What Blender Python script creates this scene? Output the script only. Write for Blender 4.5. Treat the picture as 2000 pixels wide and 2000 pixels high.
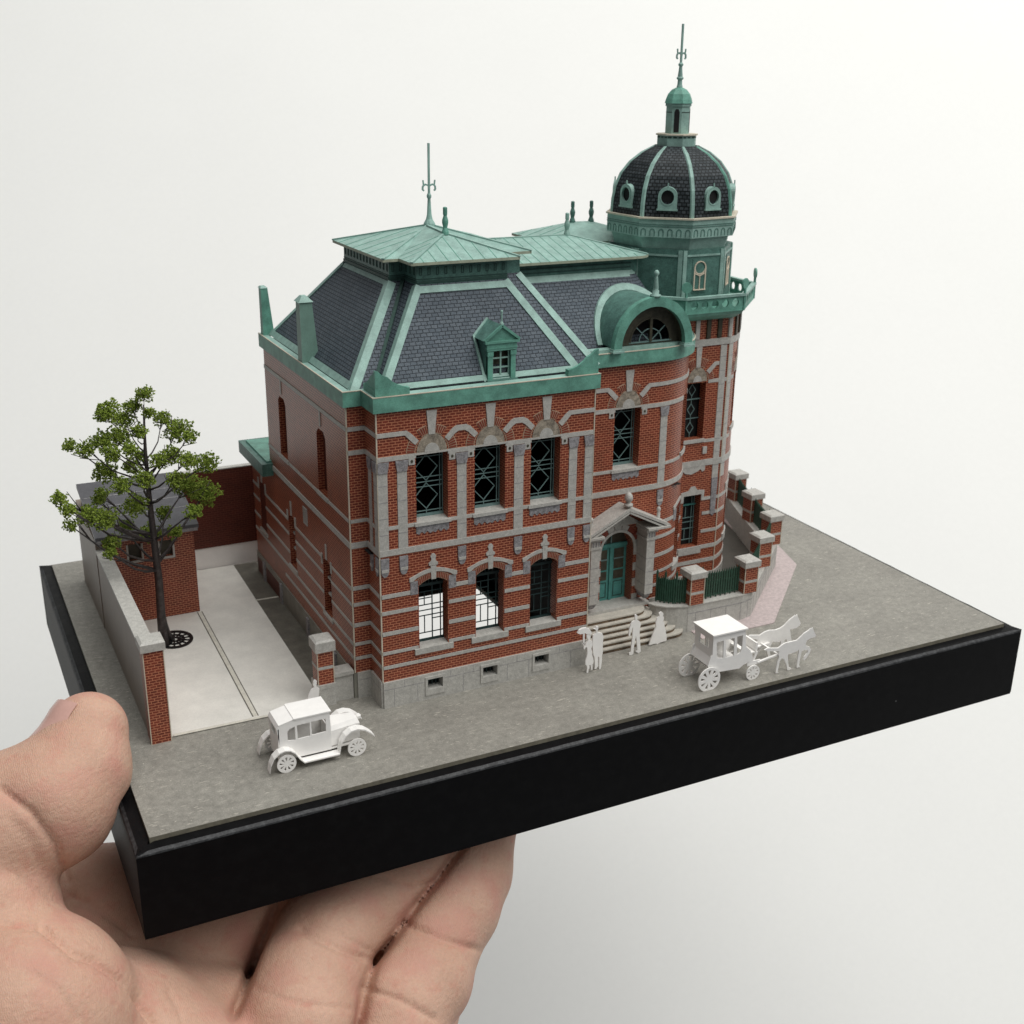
import bpy, bmesh, math, random
import numpy as np
from mathutils import Vector, Matrix
from mathutils.geometry import tessellate_polygon

random.seed(7)
rng = np.random.default_rng(7)
PI = math.pi
for o in list(bpy.data.objects):
    bpy.data.objects.remove(o)
scene = bpy.context.scene
COL = scene.collection

# ------------------------------------------------------------------ camera (solved from the photograph; 1 unit = 1 cm of the model)
CAM = np.array([-1.63872882, -12.77040429, 8.64490473])
RC = np.array([[0.89587861, -0.44413896, 0.01192054],
               [-0.14316644, -0.31397398, -0.93857536],
               [0.42060062, 0.83914297, -0.34486836]])
FPX = 2366.42
cam_d = bpy.data.cameras.new('camera')
cam = bpy.data.objects.new('camera', cam_d)
COL.objects.link(cam)
m3 = np.stack([RC[0], -RC[1], -RC[2]], axis=1)
mw = Matrix.Identity(4)
for i in range(3):
    for j in range(3):
        mw[i][j] = m3[i, j]
    mw[i][3] = CAM[i]
cam.matrix_world = mw
cam_d.sensor_width = 36
cam_d.lens = 36 * FPX / 2000
cam_d.clip_start = 0.1
cam_d.clip_end = 500
cam_d.dof.use_dof = True
cam_d.dof.focus_distance = 17.0
cam_d.dof.aperture_fstop = 0.75
scene.camera = cam

# ------------------------------------------------------------------ light: a bright white room, big soft window light from above right
world = bpy.data.worlds.new('World')
scene.world = world
world.use_nodes = True
wb = world.node_tree.nodes['Background']
wb.inputs[0].default_value = (0.93, 0.96, 1.0, 1)
wb.inputs[1].default_value = 0.14


def area(name, loc, target, size, power, color=(1, 1, 1), sy=None):
    d = bpy.data.lights.new(name, 'AREA')
    d.energy = power
    d.size = size
    if sy:
        d.shape = 'RECTANGLE'
        d.size_y = sy
    d.color = color
    o = bpy.data.objects.new(name, d)
    COL.objects.link(o)
    o.location = loc
    o.rotation_euler = (Vector(target) - Vector(loc)).to_track_quat('-Z', 'Y').to_euler()
    return o


# one broad soft skylight high up to the right, and the weaker light of the room behind the camera
KEY = Vector((0.19, -0.14, 0.95)).normalized()
FILL = Vector((0.30, -0.62, 0.72)).normalized()
area('window_light', tuple(Vector((7, 4, 1)) + KEY * 95), (7, 4, 1), 105, 101000, (1.0, 0.99, 0.965))
area('room_light', tuple(Vector((7, 4, 1)) + FILL * 95), (7, 4, 1), 75, 37000, (1.0, 0.985, 0.96))

scene.render.engine = 'CYCLES'
scene.view_settings.view_transform = 'Standard'
scene.view_settings.look = 'None'
scene.view_settings.exposure = 0.0
scene.view_settings.gamma = 1
scene.view_settings.use_curve_mapping = False
scene.render.resolution_x = 1024
scene.render.resolution_y = 1024
scene.cycles.use_denoising = True
scene.cycles.max_bounces = 8

# ------------------------------------------------------------------ materials
MATS = {}


def new_mat(name):
    m = bpy.data.materials.new(name)
    m.use_nodes = True
    nt = m.node_tree
    b = nt.nodes['Principled BSDF']
    MATS[name] = m
    return m, nt, b


def node(nt, t, **kw):
    n = nt.nodes.new(t)
    for k, v in kw.items():
        if k in n.inputs:
            n.inputs[k].default_value = v
        else:
            setattr(n, k, v)
    return n


def rgba(c):
    return (c[0], c[1], c[2], 1)


def mix(nt, fac, a, b, mode='MIX'):
    n = nt.nodes.new('ShaderNodeMix')
    n.data_type = 'RGBA'
    n.blend_type = mode
    for sock, v in ((n.inputs[0], fac), (n.inputs[6], a), (n.inputs[7], b)):
        if isinstance(v, (int, float)):
            sock.default_value = v
        elif isinstance(v, tuple):
            sock.default_value = rgba(v)
        else:
            nt.links.new(v, sock)
    return n.outputs[2]


def ramp(nt, src, p0, p1, c0=(0, 0, 0), c1=(1, 1, 1)):
    r = nt.nodes.new('ShaderNodeValToRGB')
    r.color_ramp.elements[0].position = p0
    r.color_ramp.elements[1].position = p1
    r.color_ramp.elements[0].color = rgba(c0)
    r.color_ramp.elements[1].color = rgba(c1)
    nt.links.new(src, r.inputs[0])
    return r.outputs[0]


def noise(nt, vec, scale, detail=4, rough=0.6, vscale=None):
    n = nt.nodes.new('ShaderNodeTexNoise')
    n.inputs['Scale'].default_value = scale
    n.inputs['Detail'].default_value = detail
    n.inputs['Roughness'].default_value = rough
    if vscale:
        mp = nt.nodes.new('ShaderNodeMapping')
        mp.inputs['Scale'].default_value = vscale
        nt.links.new(vec, mp.inputs[0])
        vec = mp.outputs[0]
    nt.links.new(vec, n.inputs['Vector'])
    return n.outputs['Fac']


def bump(nt, b, src, strength, dist):
    n = nt.nodes.new('ShaderNodeBump')
    n.inputs['Strength'].default_value = strength
    n.inputs['Distance'].default_value = dist
    nt.links.new(src, n.inputs['Height'])
    nt.links.new(n.outputs[0], b.inputs['Normal'])


def card(name, c, var=0.12, scale=14, rough=0.6, fine=90, dark=None, spec=0.4, grain=0.25):
    """paper / card: base colour, broad blotches, fine fibre grain"""
    m, nt, b = new_mat(name)
    tc = nt.nodes.new('ShaderNodeTexCoord').outputs['Object']
    lo = tuple(x * (1 - var) for x in c) if dark is None else dark
    hi = tuple(min(1, x * (1 + var)) for x in c)
    n1 = noise(nt, tc, scale, 5, 0.65)
    col = mix(nt, ramp(nt, n1, 0.35, 0.65), lo, hi)
    n2 = noise(nt, tc, fine, 3, 0.7)
    g = ramp(nt, n2, 0.3, 0.75, (1 - grain,) * 3, (1 + 0 * grain,) * 3)
    col = mix(nt, 1.0, col, g, 'MULTIPLY')
    nt.links.new(col, b.inputs['Base Color'])
    b.inputs['Roughness'].default_value = rough
    b.inputs['Specular IOR Level'].default_value = spec
    bump(nt, b, n2, 0.25, 0.01)
    return m


def brick_mat(name, c1, c2, mortar, bw, rh, ms, rough=0.5, spec=0.5, speck=0.35):
    m, nt, b = new_mat(name)
    uv = nt.nodes.new('ShaderNodeTexCoord')
    br = nt.nodes.new('ShaderNodeTexBrick')
    nz = nt.nodes.new('ShaderNodeTexNoise')
    nz.inputs['Scale'].default_value = 40
    nt.links.new(uv.outputs['UV'], nz.inputs['Vector'])
    # slightly wavy print lines
    vm = nt.nodes.new('ShaderNodeVectorMath')
    vm.operation = 'SCALE'
    vm.inputs['Scale'].default_value = rh * 0.35
    sb = nt.nodes.new('ShaderNodeVectorMath')
    sb.operation = 'SUBTRACT'
    sb.inputs[1].default_value = (0.5, 0.5, 0.5)
    nt.links.new(nz.outputs['Color'], sb.inputs[0])
    nt.links.new(sb.outputs[0], vm.inputs[0])
    ad = nt.nodes.new('ShaderNodeVectorMath')
    nt.links.new(uv.outputs['UV'], ad.inputs[0])
    nt.links.new(vm.outputs[0], ad.inputs[1])
    nt.links.new(ad.outputs[0], br.inputs['Vector'])
    br.inputs['Scale'].default_value = 1
    br.inputs['Brick Width'].default_value = bw
    br.inputs['Row Height'].default_value = rh
    br.inputs['Mortar Size'].default_value = ms
    br.inputs['Mortar Smooth'].default_value = 0.3
    br.inputs['Color1'].default_value = rgba(c1)
    br.inputs['Color2'].default_value = rgba(c2)
    br.inputs['Mortar'].default_value = rgba(mortar)
    n2 = noise(nt, uv.outputs['UV'], 55, 4, 0.8)
    col = mix(nt, 1.0, br.outputs['Color'], ramp(nt, n2, 0.25, 0.7, (1 - speck,) * 3, (1.12,) * 3), 'MULTIPLY')
    n3 = noise(nt, uv.outputs['UV'], 2.2, 4, 0.6)
    col = mix(nt, 1.0, col, ramp(nt, n3, 0.3, 0.7, (0.86,) * 3, (1.08,) * 3), 'MULTIPLY')
    nt.links.new(col, b.inputs['Base Color'])
    b.inputs['Roughness'].default_value = rough
    b.inputs['Specular IOR Level'].default_value = spec
    bump(nt, b, n2, 0.12, 0.01)
    return m


BRICK = brick_mat('brick_print', (0.235, 0.040, 0.020), (0.155, 0.025, 0.013), (0.56, 0.225, 0.12), 0.088, 0.038, 0.0055, 0.40, 0.5)
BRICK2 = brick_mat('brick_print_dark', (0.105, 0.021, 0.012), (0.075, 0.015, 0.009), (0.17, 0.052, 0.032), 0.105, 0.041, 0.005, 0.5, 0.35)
SLATE = brick_mat('slate_print', (0.096, 0.122, 0.148), (0.135, 0.163, 0.19), (0.020, 0.027, 0.036), 0.092, 0.055, 0.0065, 0.6, 0.22, 0.6)
SLATE2 = brick_mat('scale_slate_print', (0.034, 0.044, 0.050), (0.078, 0.094, 0.104), (0.005, 0.008, 0.009), 0.075, 0.058, 0.011, 0.55, 0.25, 0.6)
STONE = card('stone_print', (0.55, 0.54, 0.50), 0.12, 14, 0.55, 55, grain=0.34)
STONE2 = card('stone_dark_print', (0.36, 0.35, 0.36), 0.35, 22, 0.55, 60, grain=0.5)  # darker, more mottled stone tone for carving and joints
TYMP = card('carved_stone_print', (0.38, 0.33, 0.26), 0.4, 16, 0.55, 60, grain=0.5)
GREEN = card('green_copper_print', (0.150, 0.375, 0.295), 0.24, 5, 0.5, 60, grain=0.3)
GREENL = card('pale_copper_print', (0.30, 0.475, 0.42), 0.17, 6, 0.5, 60, grain=0.25)
GREENM = card('grey_copper_print', (0.105, 0.23, 0.195), 0.25, 8, 0.5, 55, grain=0.45)
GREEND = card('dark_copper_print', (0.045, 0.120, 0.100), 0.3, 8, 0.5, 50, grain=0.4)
LINE = card('dark_green_line', (0.035, 0.085, 0.070), 0.2, 20, 0.6)
DOORG = card('door_teal_print', (0.085, 0.30, 0.27), 0.18, 12, 0.5, 60)
BARS = card('window_bar_card', (0.17, 0.27, 0.26), 0.15, 12, 0.5)
BARSD = card('dark_bar_card', (0.020, 0.045, 0.045), 0.2, 12, 0.5)
CREAM = card('cut_card_edge', (0.66, 0.60, 0.48), 0.1, 20, 0.7)
WHITE = card('white_card', (0.93, 0.915, 0.885), 0.025, 10, 0.65, 120, grain=0.05)
FRAMEW = card('cream_window_frame', (0.80, 0.68, 0.54), 0.08, 15, 0.6)
DARKB = card('dark_interior_card', (0.010, 0.010, 0.010), 0.2, 10, 0.7)  # near-black colour standing in for unlit rooms and openings
BROWND = card('dark_brown_card', (0.065, 0.060, 0.040), 0.3, 10, 0.5, 60)  # dark brown for panes, recesses and brackets
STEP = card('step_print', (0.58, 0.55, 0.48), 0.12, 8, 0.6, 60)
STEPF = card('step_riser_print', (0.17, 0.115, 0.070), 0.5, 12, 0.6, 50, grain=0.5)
IRON = card('green_iron', (0.030, 0.085, 0.055), 0.3, 20, 0.45)
BLACKI = card('black_iron', (0.008, 0.008, 0.009), 0.2, 20, 0.4)
SLAB = card('yard_print', (0.74, 0.725, 0.67), 0.07, 2.2, 0.6, 50, grain=0.12)
YLINE = card('yard_joint_print', (0.70, 0.675, 0.59), 0.1, 9, 0.6)
STRIP = card('joint_and_shade_print', (0.15, 0.14, 0.115), 0.2, 4, 0.6, 40, grain=0.3)  # dark tone for yard joints and the painted shadow beside the building
GARDEN = card('garden_print', (0.070, 0.062, 0.050), 0.15, 4, 0.6, 40, grain=0.3)
PINK = card('pink_paving_print', (0.56, 0.47, 0.46), 0.12, 16, 0.65, 45, grain=0.3)
GREYROOF = card('grey_roof_print', (0.105, 0.105, 0.115), 0.15, 5, 0.42, 50)
BEIGE = card('beige_wall_card', (0.27, 0.215, 0.17), 0.08, 4, 0.45, 60)
GREENC = MATS['green_copper_print']


def board_mat():
    m, nt, b = new_mat('grey_chipboard')
    tc = nt.nodes.new('ShaderNodeTexCoord').outputs['Object']
    n1 = noise(nt, tc, 1.1, 6, 0.6)
    n2 = noise(nt, tc, 9, 8, 0.8)
    n3 = noise(nt, tc, 60, 3, 0.7)
    col = mix(nt, ramp(nt, n1, 0.3, 0.7), (0.255, 0.244, 0.215), (0.325, 0.313, 0.275))
    col = mix(nt, 1.0, col, ramp(nt, n2, 0.3, 0.72, (0.66,) * 3, (1.26,) * 3), 'MULTIPLY')
    col = mix(nt, 1.0, col, ramp(nt, n3, 0.28, 0.72, (0.66,) * 3, (1.18,) * 3), 'MULTIPLY')
    # pale paper fibres in several directions
    for k, (ang, sc) in enumerate(((0.5, 1.0), (-0.35, 1.1), (1.4, 1.3), (2.3, 1.2))):
        mp = nt.nodes.new('ShaderNodeMapping')
        mp.inputs['Rotation'].default_value = (0, 0, ang)
        mp.inputs['Location'].default_value = (k * 3.7, k * 1.9, 0)
        mp.inputs['Scale'].default_value = (2.2 * sc, 17 * sc, 1)
        nt.links.new(tc, mp.inputs[0])
        v = nt.nodes.new('ShaderNodeTexNoise')
        v.inputs['Scale'].default_value = 2.2
        v.inputs['Detail'].default_value = 2
        nt.links.new(mp.outputs[0], v.inputs['Vector'])
        f = ramp(nt, v.outputs['Fac'], 0.69, 0.74)
        col = mix(nt, f, col, (0.52, 0.49, 0.42))
    for k in range(2):
        v = nt.nodes.new('ShaderNodeTexVoronoi')
        v.inputs['Scale'].default_value = 5.5 + 4 * k
        nt.links.new(tc, v.inputs['Vector'])
        f = ramp(nt, v.outputs['Distance'], 0.03, 0.06, (1, 1, 1), (0, 0, 0))
        col = mix(nt, f, col, (0.10, 0.09, 0.075) if k else (0.55, 0.52, 0.45))
    nt.links.new(col, b.inputs['Base Color'])
    b.inputs['Roughness'].default_value = 0.55
    b.inputs['Specular IOR Level'].default_value = 0.35
    bump(nt, b, n2, 0.2, 0.01)
    return m


BOARD = board_mat()


def black_mat():
    m, nt, b = new_mat('black_wrapped_paper')
    tc = nt.nodes.new('ShaderNodeTexCoord').outputs['Object']
    n1 = noise(nt, tc, 6, 6, 0.7)
    n2 = noise(nt, tc, 45, 4, 0.8)
    col = mix(nt, ramp(nt, n1, 0.45, 0.8), (0.0025, 0.0025, 0.003), (0.006, 0.006, 0.0065))
    v = nt.nodes.new('ShaderNodeTexVoronoi')
    v.inputs['Scale'].default_value = 1.6
    nt.links.new(tc, v.inputs['Vector'])
    f = ramp(nt, v.outputs['Distance'], 0.018, 0.032, (1, 1, 1), (0, 0, 0))
    col = mix(nt, f, col, (0.16, 0.16, 0.16))
    nt.links.new(col, b.inputs['Base Color'])
    b.inputs['Roughness'].default_value = 0.5
    b.inputs['Specular IOR Level'].default_value = 0.12
    bump(nt, b, n2, 0.3, 0.01)
    return m


BLACK = black_mat()


def scuff_mat():
    m, nt, b = new_mat('scuffed_black_edge')
    tc = nt.nodes.new('ShaderNodeTexCoord').outputs['Object']
    n1 = noise(nt, tc, 14, 6, 0.75)
    n2 = noise(nt, tc, 60, 3, 0.7)
    col = mix(nt, ramp(nt, n1, 0.42, 0.72), (0.010, 0.011, 0.013), (0.075, 0.078, 0.082))
    col = mix(nt, 1.0, col, ramp(nt, n2, 0.3, 0.7, (0.45,) * 3, (1.2,) * 3), 'MULTIPLY')
    nt.links.new(col, b.inputs['Base Color'])
    b.inputs['Roughness'].default_value = 0.6
    bump(nt, b, n1, 0.5, 0.015)
    return m


SCUFF = scuff_mat()


def skin_mat():
    m, nt, b = new_mat('skin')
    tc = nt.nodes.new('ShaderNodeTexCoord').outputs['Object']
    n1 = noise(nt, tc, 0.8, 4, 0.55)
    n2 = noise(nt, tc, 5, 5, 0.65)
    n3 = noise(nt, tc, 26, 4, 0.7)
    col = mix(nt, ramp(nt, n1, 0.35, 0.65), (0.54, 0.325, 0.235), (0.60, 0.385, 0.285))
    col = mix(nt, ramp(nt, n2, 0.52, 0.78), col, (0.55, 0.275, 0.205))
    col = mix(nt, 1.0, col, ramp(nt, n3, 0.3, 0.7, (0.92,) * 3, (1.05,) * 3), 'MULTIPLY')
    nt.links.new(col, b.inputs['Base Color'])
    b.inputs['Roughness'].default_value = 0.6
    b.inputs['Specular IOR Level'].default_value = 0.3
    b.inputs['Subsurface Weight'].default_value = 0.10
    b.inputs['Subsurface Radius'].default_value = (0.34, 0.12, 0.06)
    b.inputs['Subsurface Scale'].default_value = 1.0
    n4 = noise(nt, tc, 1.9, 3, 0.5)
    col = mix(nt, ramp(nt, n4, 0.5, 0.75), col, (0.56, 0.29, 0.225))
    nt.links.new(col, b.inputs['Base Color'])
    # finger-print ridges and fine skin lines
    w = nt.nodes.new('ShaderNodeTexWave')
    w.inputs['Scale'].default_value = 14
    w.inputs['Distortion'].default_value = 9
    w.inputs['Detail'].default_value = 2
    w.inputs['Detail Scale'].default_value = 0.9
    nt.links.new(tc, w.inputs['Vector'])
    vo = nt.nodes.new('ShaderNodeTexVoronoi')
    vo.inputs['Scale'].default_value = 11
    vo.feature = 'DISTANCE_TO_EDGE'
    nt.links.new(tc, vo.inputs['Vector'])
    mx = mix(nt, 0.8, w.outputs['Color'], vo.outputs['Distance'])
    bw = nt.nodes.new('ShaderNodeRGBToBW')
    nt.links.new(mx, bw.inputs[0])
    wr = noise(nt, tc, 3.2, 6, 0.75, (1.0, 1.0, 3.2))
    ma = nt.nodes.new('ShaderNodeMath')
    ma.operation = 'MULTIPLY_ADD'
    ma.inputs[1].default_value = 1.6
    nt.links.new(wr, ma.inputs[0])
    nt.links.new(bw.outputs[0], ma.inputs[2])
    bump(nt, b, ma.outputs[0], 0.34, 0.04)
    return m


SKIN = skin_mat()
NAIL = card('nail', (0.66, 0.40, 0.34), 0.06, 3, 0.25, 30, spec=0.6, grain=0.05)


def leaf_mat():
    m, nt, b = new_mat('foam_leaves')
    tc = nt.nodes.new('ShaderNodeTexCoord').outputs['Object']
    n1 = noise(nt, tc, 22, 3, 0.7)
    n2 = noise(nt, tc, 3.0, 3, 0.6)
    col = mix(nt, ramp(nt, n1, 0.32, 0.68), (0.085, 0.145, 0.014), (0.40, 0.50, 0.095))
    col = mix(nt, 1.0, col, ramp(nt, n2, 0.3, 0.7, (0.8,) * 3, (1.15,) * 3), 'MULTIPLY')
    nt.links.new(col, b.inputs['Base Color'])
    b.inputs['Roughness'].default_value = 0.75
    b.inputs['Specular IOR Level'].default_value = 0.2
    return m


LEAF = leaf_mat()
BARK = card('bark', (0.060, 0.050, 0.048), 0.35, 10, 0.5, 40, grain=0.4)
BACK = card('white_backdrop', (0.90, 0.905, 0.88), 0.012, 0.08, 0.85, 6, spec=0.1, grain=0.02)


# ------------------------------------------------------------------ object helpers
def empty(name, loc, label=None, cat=None, group=None):
    o = bpy.data.objects.new(name, None)
    COL.objects.link(o)
    o.empty_display_size = 0.2
    o.location = loc
    tag(o, label, cat, group, 'thing' if label else None)
    return o


def tag(o, label=None, cat=None, group=None, kind=None):
    if label:
        o['label'] = label
    if cat:
        o['category'] = cat
    if group:
        o['group'] = group
    if kind:
        o['kind'] = kind
    return o


def set_parent(o, p):
    o.parent = p
    if p.type == 'EMPTY' and p.parent is None:
        o.matrix_parent_inverse = Matrix.Translation(-p.location)


class Wall:
    """vertical wall along a plan polyline; (s, z, off) -> 3D, outward normal to the right of the direction"""

    def __init__(self, pts):
        self.p = [np.array(q, float) for q in pts]
        self.s = [0.0]
        for a, b in zip(self.p, self.p[1:]):
            self.s.append(self.s[-1] + float(np.linalg.norm(b - a)))
        n = []
        for a, b in zip(self.p, self.p[1:]):
            d = (b - a) / np.linalg.norm(b - a)
            n.append(np.array([d[1], -d[0]]))
        self.n = [n[0]] + [(n[i - 1] + n[i]) / np.linalg.norm(n[i - 1] + n[i]) for i in range(1, len(n))] + [n[-1]]
        self.len = self.s[-1]

    def at(self, s, z, off=0.0):
        s = min(max(s, 0), self.len)
        i = int(np.searchsorted(self.s, s)) - 1
        i = min(max(i, 0), len(self.p) - 2)
        t = (s - self.s[i]) / (self.s[i + 1] - self.s[i])
        q = self.p[i] * (1 - t) + self.p[i + 1] * t
        nn = self.n[i] * (1 - t) + self.n[i + 1] * t
        q = q + nn * off
        return (q[0], q[1], z)


class Geo:
    def __init__(self):
        self.v, self.f, self.uv, self.mi = [], [], [], []

    def face(self, pts, mi=0, uv=None):
        i0 = len(self.v)
        pts = [tuple(float(c) for c in p) for p in pts]
        self.v += pts
        self.f.append(list(range(i0, i0 + len(pts))))
        self.mi.append(mi)
        if uv is None:
            a = Vector(pts[1]) - Vector(pts[0])
            b = Vector(pts[-1]) - Vector(pts[0])
            n = a.cross(b)
            ax = max(range(3), key=lambda k: abs(n[k]))
            if ax == 2:
                uv = [(p[0], p[1]) for p in pts]
            elif ax == 1:
                uv = [(p[0], p[2]) for p in pts]
            else:
                uv = [(p[1], p[2]) for p in pts]
        self.uv.append(uv)

    def box(self, x0, x1, y0, y1, z0, z1, mi=0, bottom=True, top_mi=None):
        c = [(x0, y0), (x1, y0), (x1, y1), (x0, y1)]
        for i in range(4):
            a, b = c[i], c[(i + 1) % 4]
            self.face([(*a, z0), (*b, z0), (*b, z1), (*a, z1)], mi)
        self.face([(*q, z1) for q in c], mi if top_mi is None else top_mi)
        if bottom:
            self.face([(*q, z0) for q in c[::-1]], mi)

    def prism(self, poly, z0, z1, mi=0, top_mi=None):
        """plan polygon extruded in z (poly may be a (bottom, top) pair)"""
        if isinstance(poly, tuple):
            lo, hi = poly
        else:
            lo = hi = poly
        n = len(lo)
        for i in range(n):
            a, b, c, d = lo[i], lo[(i + 1) % n], hi[(i + 1) % n], hi[i]
            L = math.hypot(b[0] - a[0], b[1] - a[1])
            self.face([(*a, z0), (*b, z0), (*c, z1), (*d, z1)], mi, [(0, z0), (L, z0), (L, z1), (0, z1)])
        self.face([(*q, z1) for q in hi], mi if top_mi is None else top_mi)
        self.face([(*q, z0) for q in lo[::-1]], mi)

    def bar(self, p, q, w, h=None, mi=0, up=(0, 0, 1)):
        """square bar between two points"""
        h = h or w
        p, q = Vector(p), Vector(q)
        d = (q - p).normalized()
        u = Vector(up)
        if abs(d.dot(u)) > 0.95:
            u = Vector((0, 1, 0)) if abs(d.y) < 0.9 else Vector((1, 0, 0))
        sx = d.cross(u).normalized() * (w / 2)
        sy = sx.cross(d).normalized() * (h / 2)
        a = [p + sx + sy, p - sx + sy, p - sx - sy, p + sx - sy]
        b = [x + (q - p) for x in a]
        for i in range(4):
            j = (i + 1) % 4
            self.face([a[i], a[j], b[j], b[i]], mi)
        self.face(a[::-1], mi)
        self.face(b, mi)

    def tube(self, pts, rs, n=8, mi=0, cap=True):
        pts = [Vector(p) for p in pts]
        rings = []
        for i, p in enumerate(pts):
            d = (pts[min(i + 1, len(pts) - 1)] - pts[max(i - 1, 0)]).normalized()
            u = Vector((0, 1, 0)) if abs(d.y) < 0.9 else Vector((1, 0, 0))
            a = d.cross(u).normalized()
            b = d.cross(a).normalized()
            r = rs[i] if isinstance(rs, (list, tuple)) else rs
            rings.append([p + (a * math.cos(2 * PI * k / n) + b * math.sin(2 * PI * k / n)) * r for k in range(n)])
        for i in range(len(rings) - 1):
            for k in range(n):
                l = (k + 1) % n
                self.face([rings[i][k], rings[i][l], rings[i + 1][l], rings[i + 1][k]], mi)
        if cap:
            self.face(rings[0][::-1], mi)
            self.face(rings[-1], mi)

    def lathe(self, cx, cy, prof, n=16, mi=0, rot=0.0):
        """profile [(r, z)...]"""
        ring = lambda r, z: [(cx + r * math.cos(rot + 2 * PI * k / n), cy + r * math.sin(rot + 2 * PI * k / n), z) for k in range(n)]
        R = [ring(r, z) for r, z in prof]
        for i in range(len(R) - 1):
            for k in range(n):
                l = (k + 1) % n
                self.face([R[i][k], R[i][l], R[i + 1][l], R[i + 1][k]], mi)
        self.face(R[0][::-1], mi)
        self.face(R[-1], mi)

    def wall(self, w, loops, o0=None, o1=0.0, mi=0, side_mi=None):
        """polygon with holes in wall coordinates (s, z), front face at offset o1, edges running back to o0"""
        side_mi = mi if side_mi is None else side_mi
        loops = [[(float(a), float(b)) for a, b in l] for l in loops]
        flat = [q for l in loops for q in l]
        tris = tessellate_polygon([[Vector((a, b, 0)) for a, b in l] for l in loops])
        bm = bmesh.new()
        vs = [bm.verts.new((a, b, 0)) for a, b in flat]
        for t in tris:
            if len(set(t)) == 3:
                try:
                    bm.faces.new([vs[k] for k in t])
                except ValueError:
                    pass
        smin = min(a for a, b in flat)
        smax = max(a for a, b in flat)
        for s in w.s[1:-1]:
            if smin + 1e-4 < s < smax - 1e-4:
                bmesh.ops.bisect_plane(bm, geom=bm.verts[:] + bm.edges[:] + bm.faces[:], plane_co=(s, 0, 0), plane_no=(1, 0, 0))
        for f in bm.faces:
            q = [(v.co.x, v.co.y) for v in f.verts]
            ar = sum(q[i][0] * q[(i + 1) % len(q)][1] - q[(i + 1) % len(q)][0] * q[i][1] for i in range(len(q)))
            if ar < 0:
                q = q[::-1]
            self.face([w.at(a, b, o1) for a, b in q], mi, q)
        if o0 is not None:
            for e in bm.edges:
                if len(e.link_faces) == 1:
                    a, b = e.verts[0].co, e.verts[1].co
                    dep = o1 - o0
                    if abs(a.x - b.x) < abs(a.y - b.y):
                        u2 = [(a.x, a.y), (b.x, b.y), (b.x + dep, b.y), (a.x + dep, a.y)]
                    else:
                        u2 = [(a.x, a.y), (b.x, b.y), (b.x, b.y + dep), (a.x, a.y + dep)]
                    self.face([w.at(a.x, a.y, o1), w.at(b.x, b.y, o1), w.at(b.x, b.y, o0), w.at(a.x, a.y, o0)], side_mi, u2)
        bm.free()

    def plate(self, poly, y, t, mi=0, holes=()):
        """upright plate: (x, z) outline, front face at y, thickness t behind it"""
        xs = [p[0] for p in poly]
        w = Wall([(min(xs) - 1, y), (max(xs) + 1, y)])
        sh = lambda l: [(a - min(xs) + 1, b) for a, b in l]
        self.wall(w, [sh(poly)] + [sh(h) for h in holes], -t, 0.0, mi)
        wb_ = Wall([(max(xs) + 1, y + t), (min(xs) - 1, y + t)])
        sb = lambda l: [(max(xs) + 1 - a, b) for a, b in l]
        self.wall(wb_, [sb(poly)] + [sb(h) for h in holes], None, 0.0, mi)

    def build(self, name, mats, parent=None, smooth=False):
        if not isinstance(mats, (list, tuple)):
            mats = [mats]
        me = bpy.data.meshes.new(name)
        me.from_pydata(self.v, [], self.f)
        for m in mats:
            me.materials.append(m)
        me.polygons.foreach_set('material_index', self.mi)
        ul = me.uv_layers.new(name='UVMap')
        flat = [c for u in self.uv for q in u for c in (float(q[0]), float(q[1]))]
        ul.data.foreach_set('uv', flat)
        if smooth:
            bm = bmesh.new()
            bm.from_mesh(me)
            bmesh.ops.remove_doubles(bm, verts=bm.verts, dist=1e-4)
            bm.to_mesh(me)
            bm.free()
            me.polygons.foreach_set('use_smooth', [True] * len(me.polygons))
        me.update()
        o = bpy.data.objects.new(name, me)
        COL.objects.link(o)
        if parent:
            set_parent(o, parent)
        return o


def quick(name, mat, parent, fn, smooth=False):
    g = Geo()
    fn(g)
    return g.build(name, mat, parent, smooth)


def arc_pts(cx, cy, r, a0, a1, n):
    return [(cx + r * math.cos(math.radians(a0 + (a1 - a0) * k / n)), cy + r * math.sin(math.radians(a0 + (a1 - a0) * k / n))) for k in range(n + 1)]


def rect(x0, x1, z0, z1):
    return [(x0, z0), (x1, z0), (x1, z1), (x0, z1)]


def octagon(cx, cy, a, rot=0.0):
    r = a / math.cos(PI / 8)
    return [(cx + r * math.cos(rot - PI / 2 - PI / 8 + k * PI / 4), cy + r * math.sin(rot - PI / 2 - PI / 8 + k * PI / 4)) for k in range(8)]


# ================================================================== SETTING
# seamless white backdrop, sloping floor into wall, square to the view
vd = Vector((RC[2][0], RC[2][1], 0)).normalized()
pd = Vector((vd.y, -vd.x, 0))
org = Vector((CAM[0], CAM[1], 0))
g = Geo()
prof = [(8, -32), (20, -21), (30, -11.5), (45, 3), (62, 21), (78, 42)]
for (t0, z0), (t1, z1) in zip(prof, prof[1:]):
    a, b = org + vd * t0, org + vd * t1
    for w0, w1 in ((-44, 0), (0, 48)):
        g.face([(*(a + pd * w0).xy, z0), (*(a + pd * w1).xy, z0), (*(b + pd * w1).xy, z1), (*(b + pd * w0).xy, z1)])
tag(g.build('backdrop', BACK, smooth=True), kind='structure')

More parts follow.
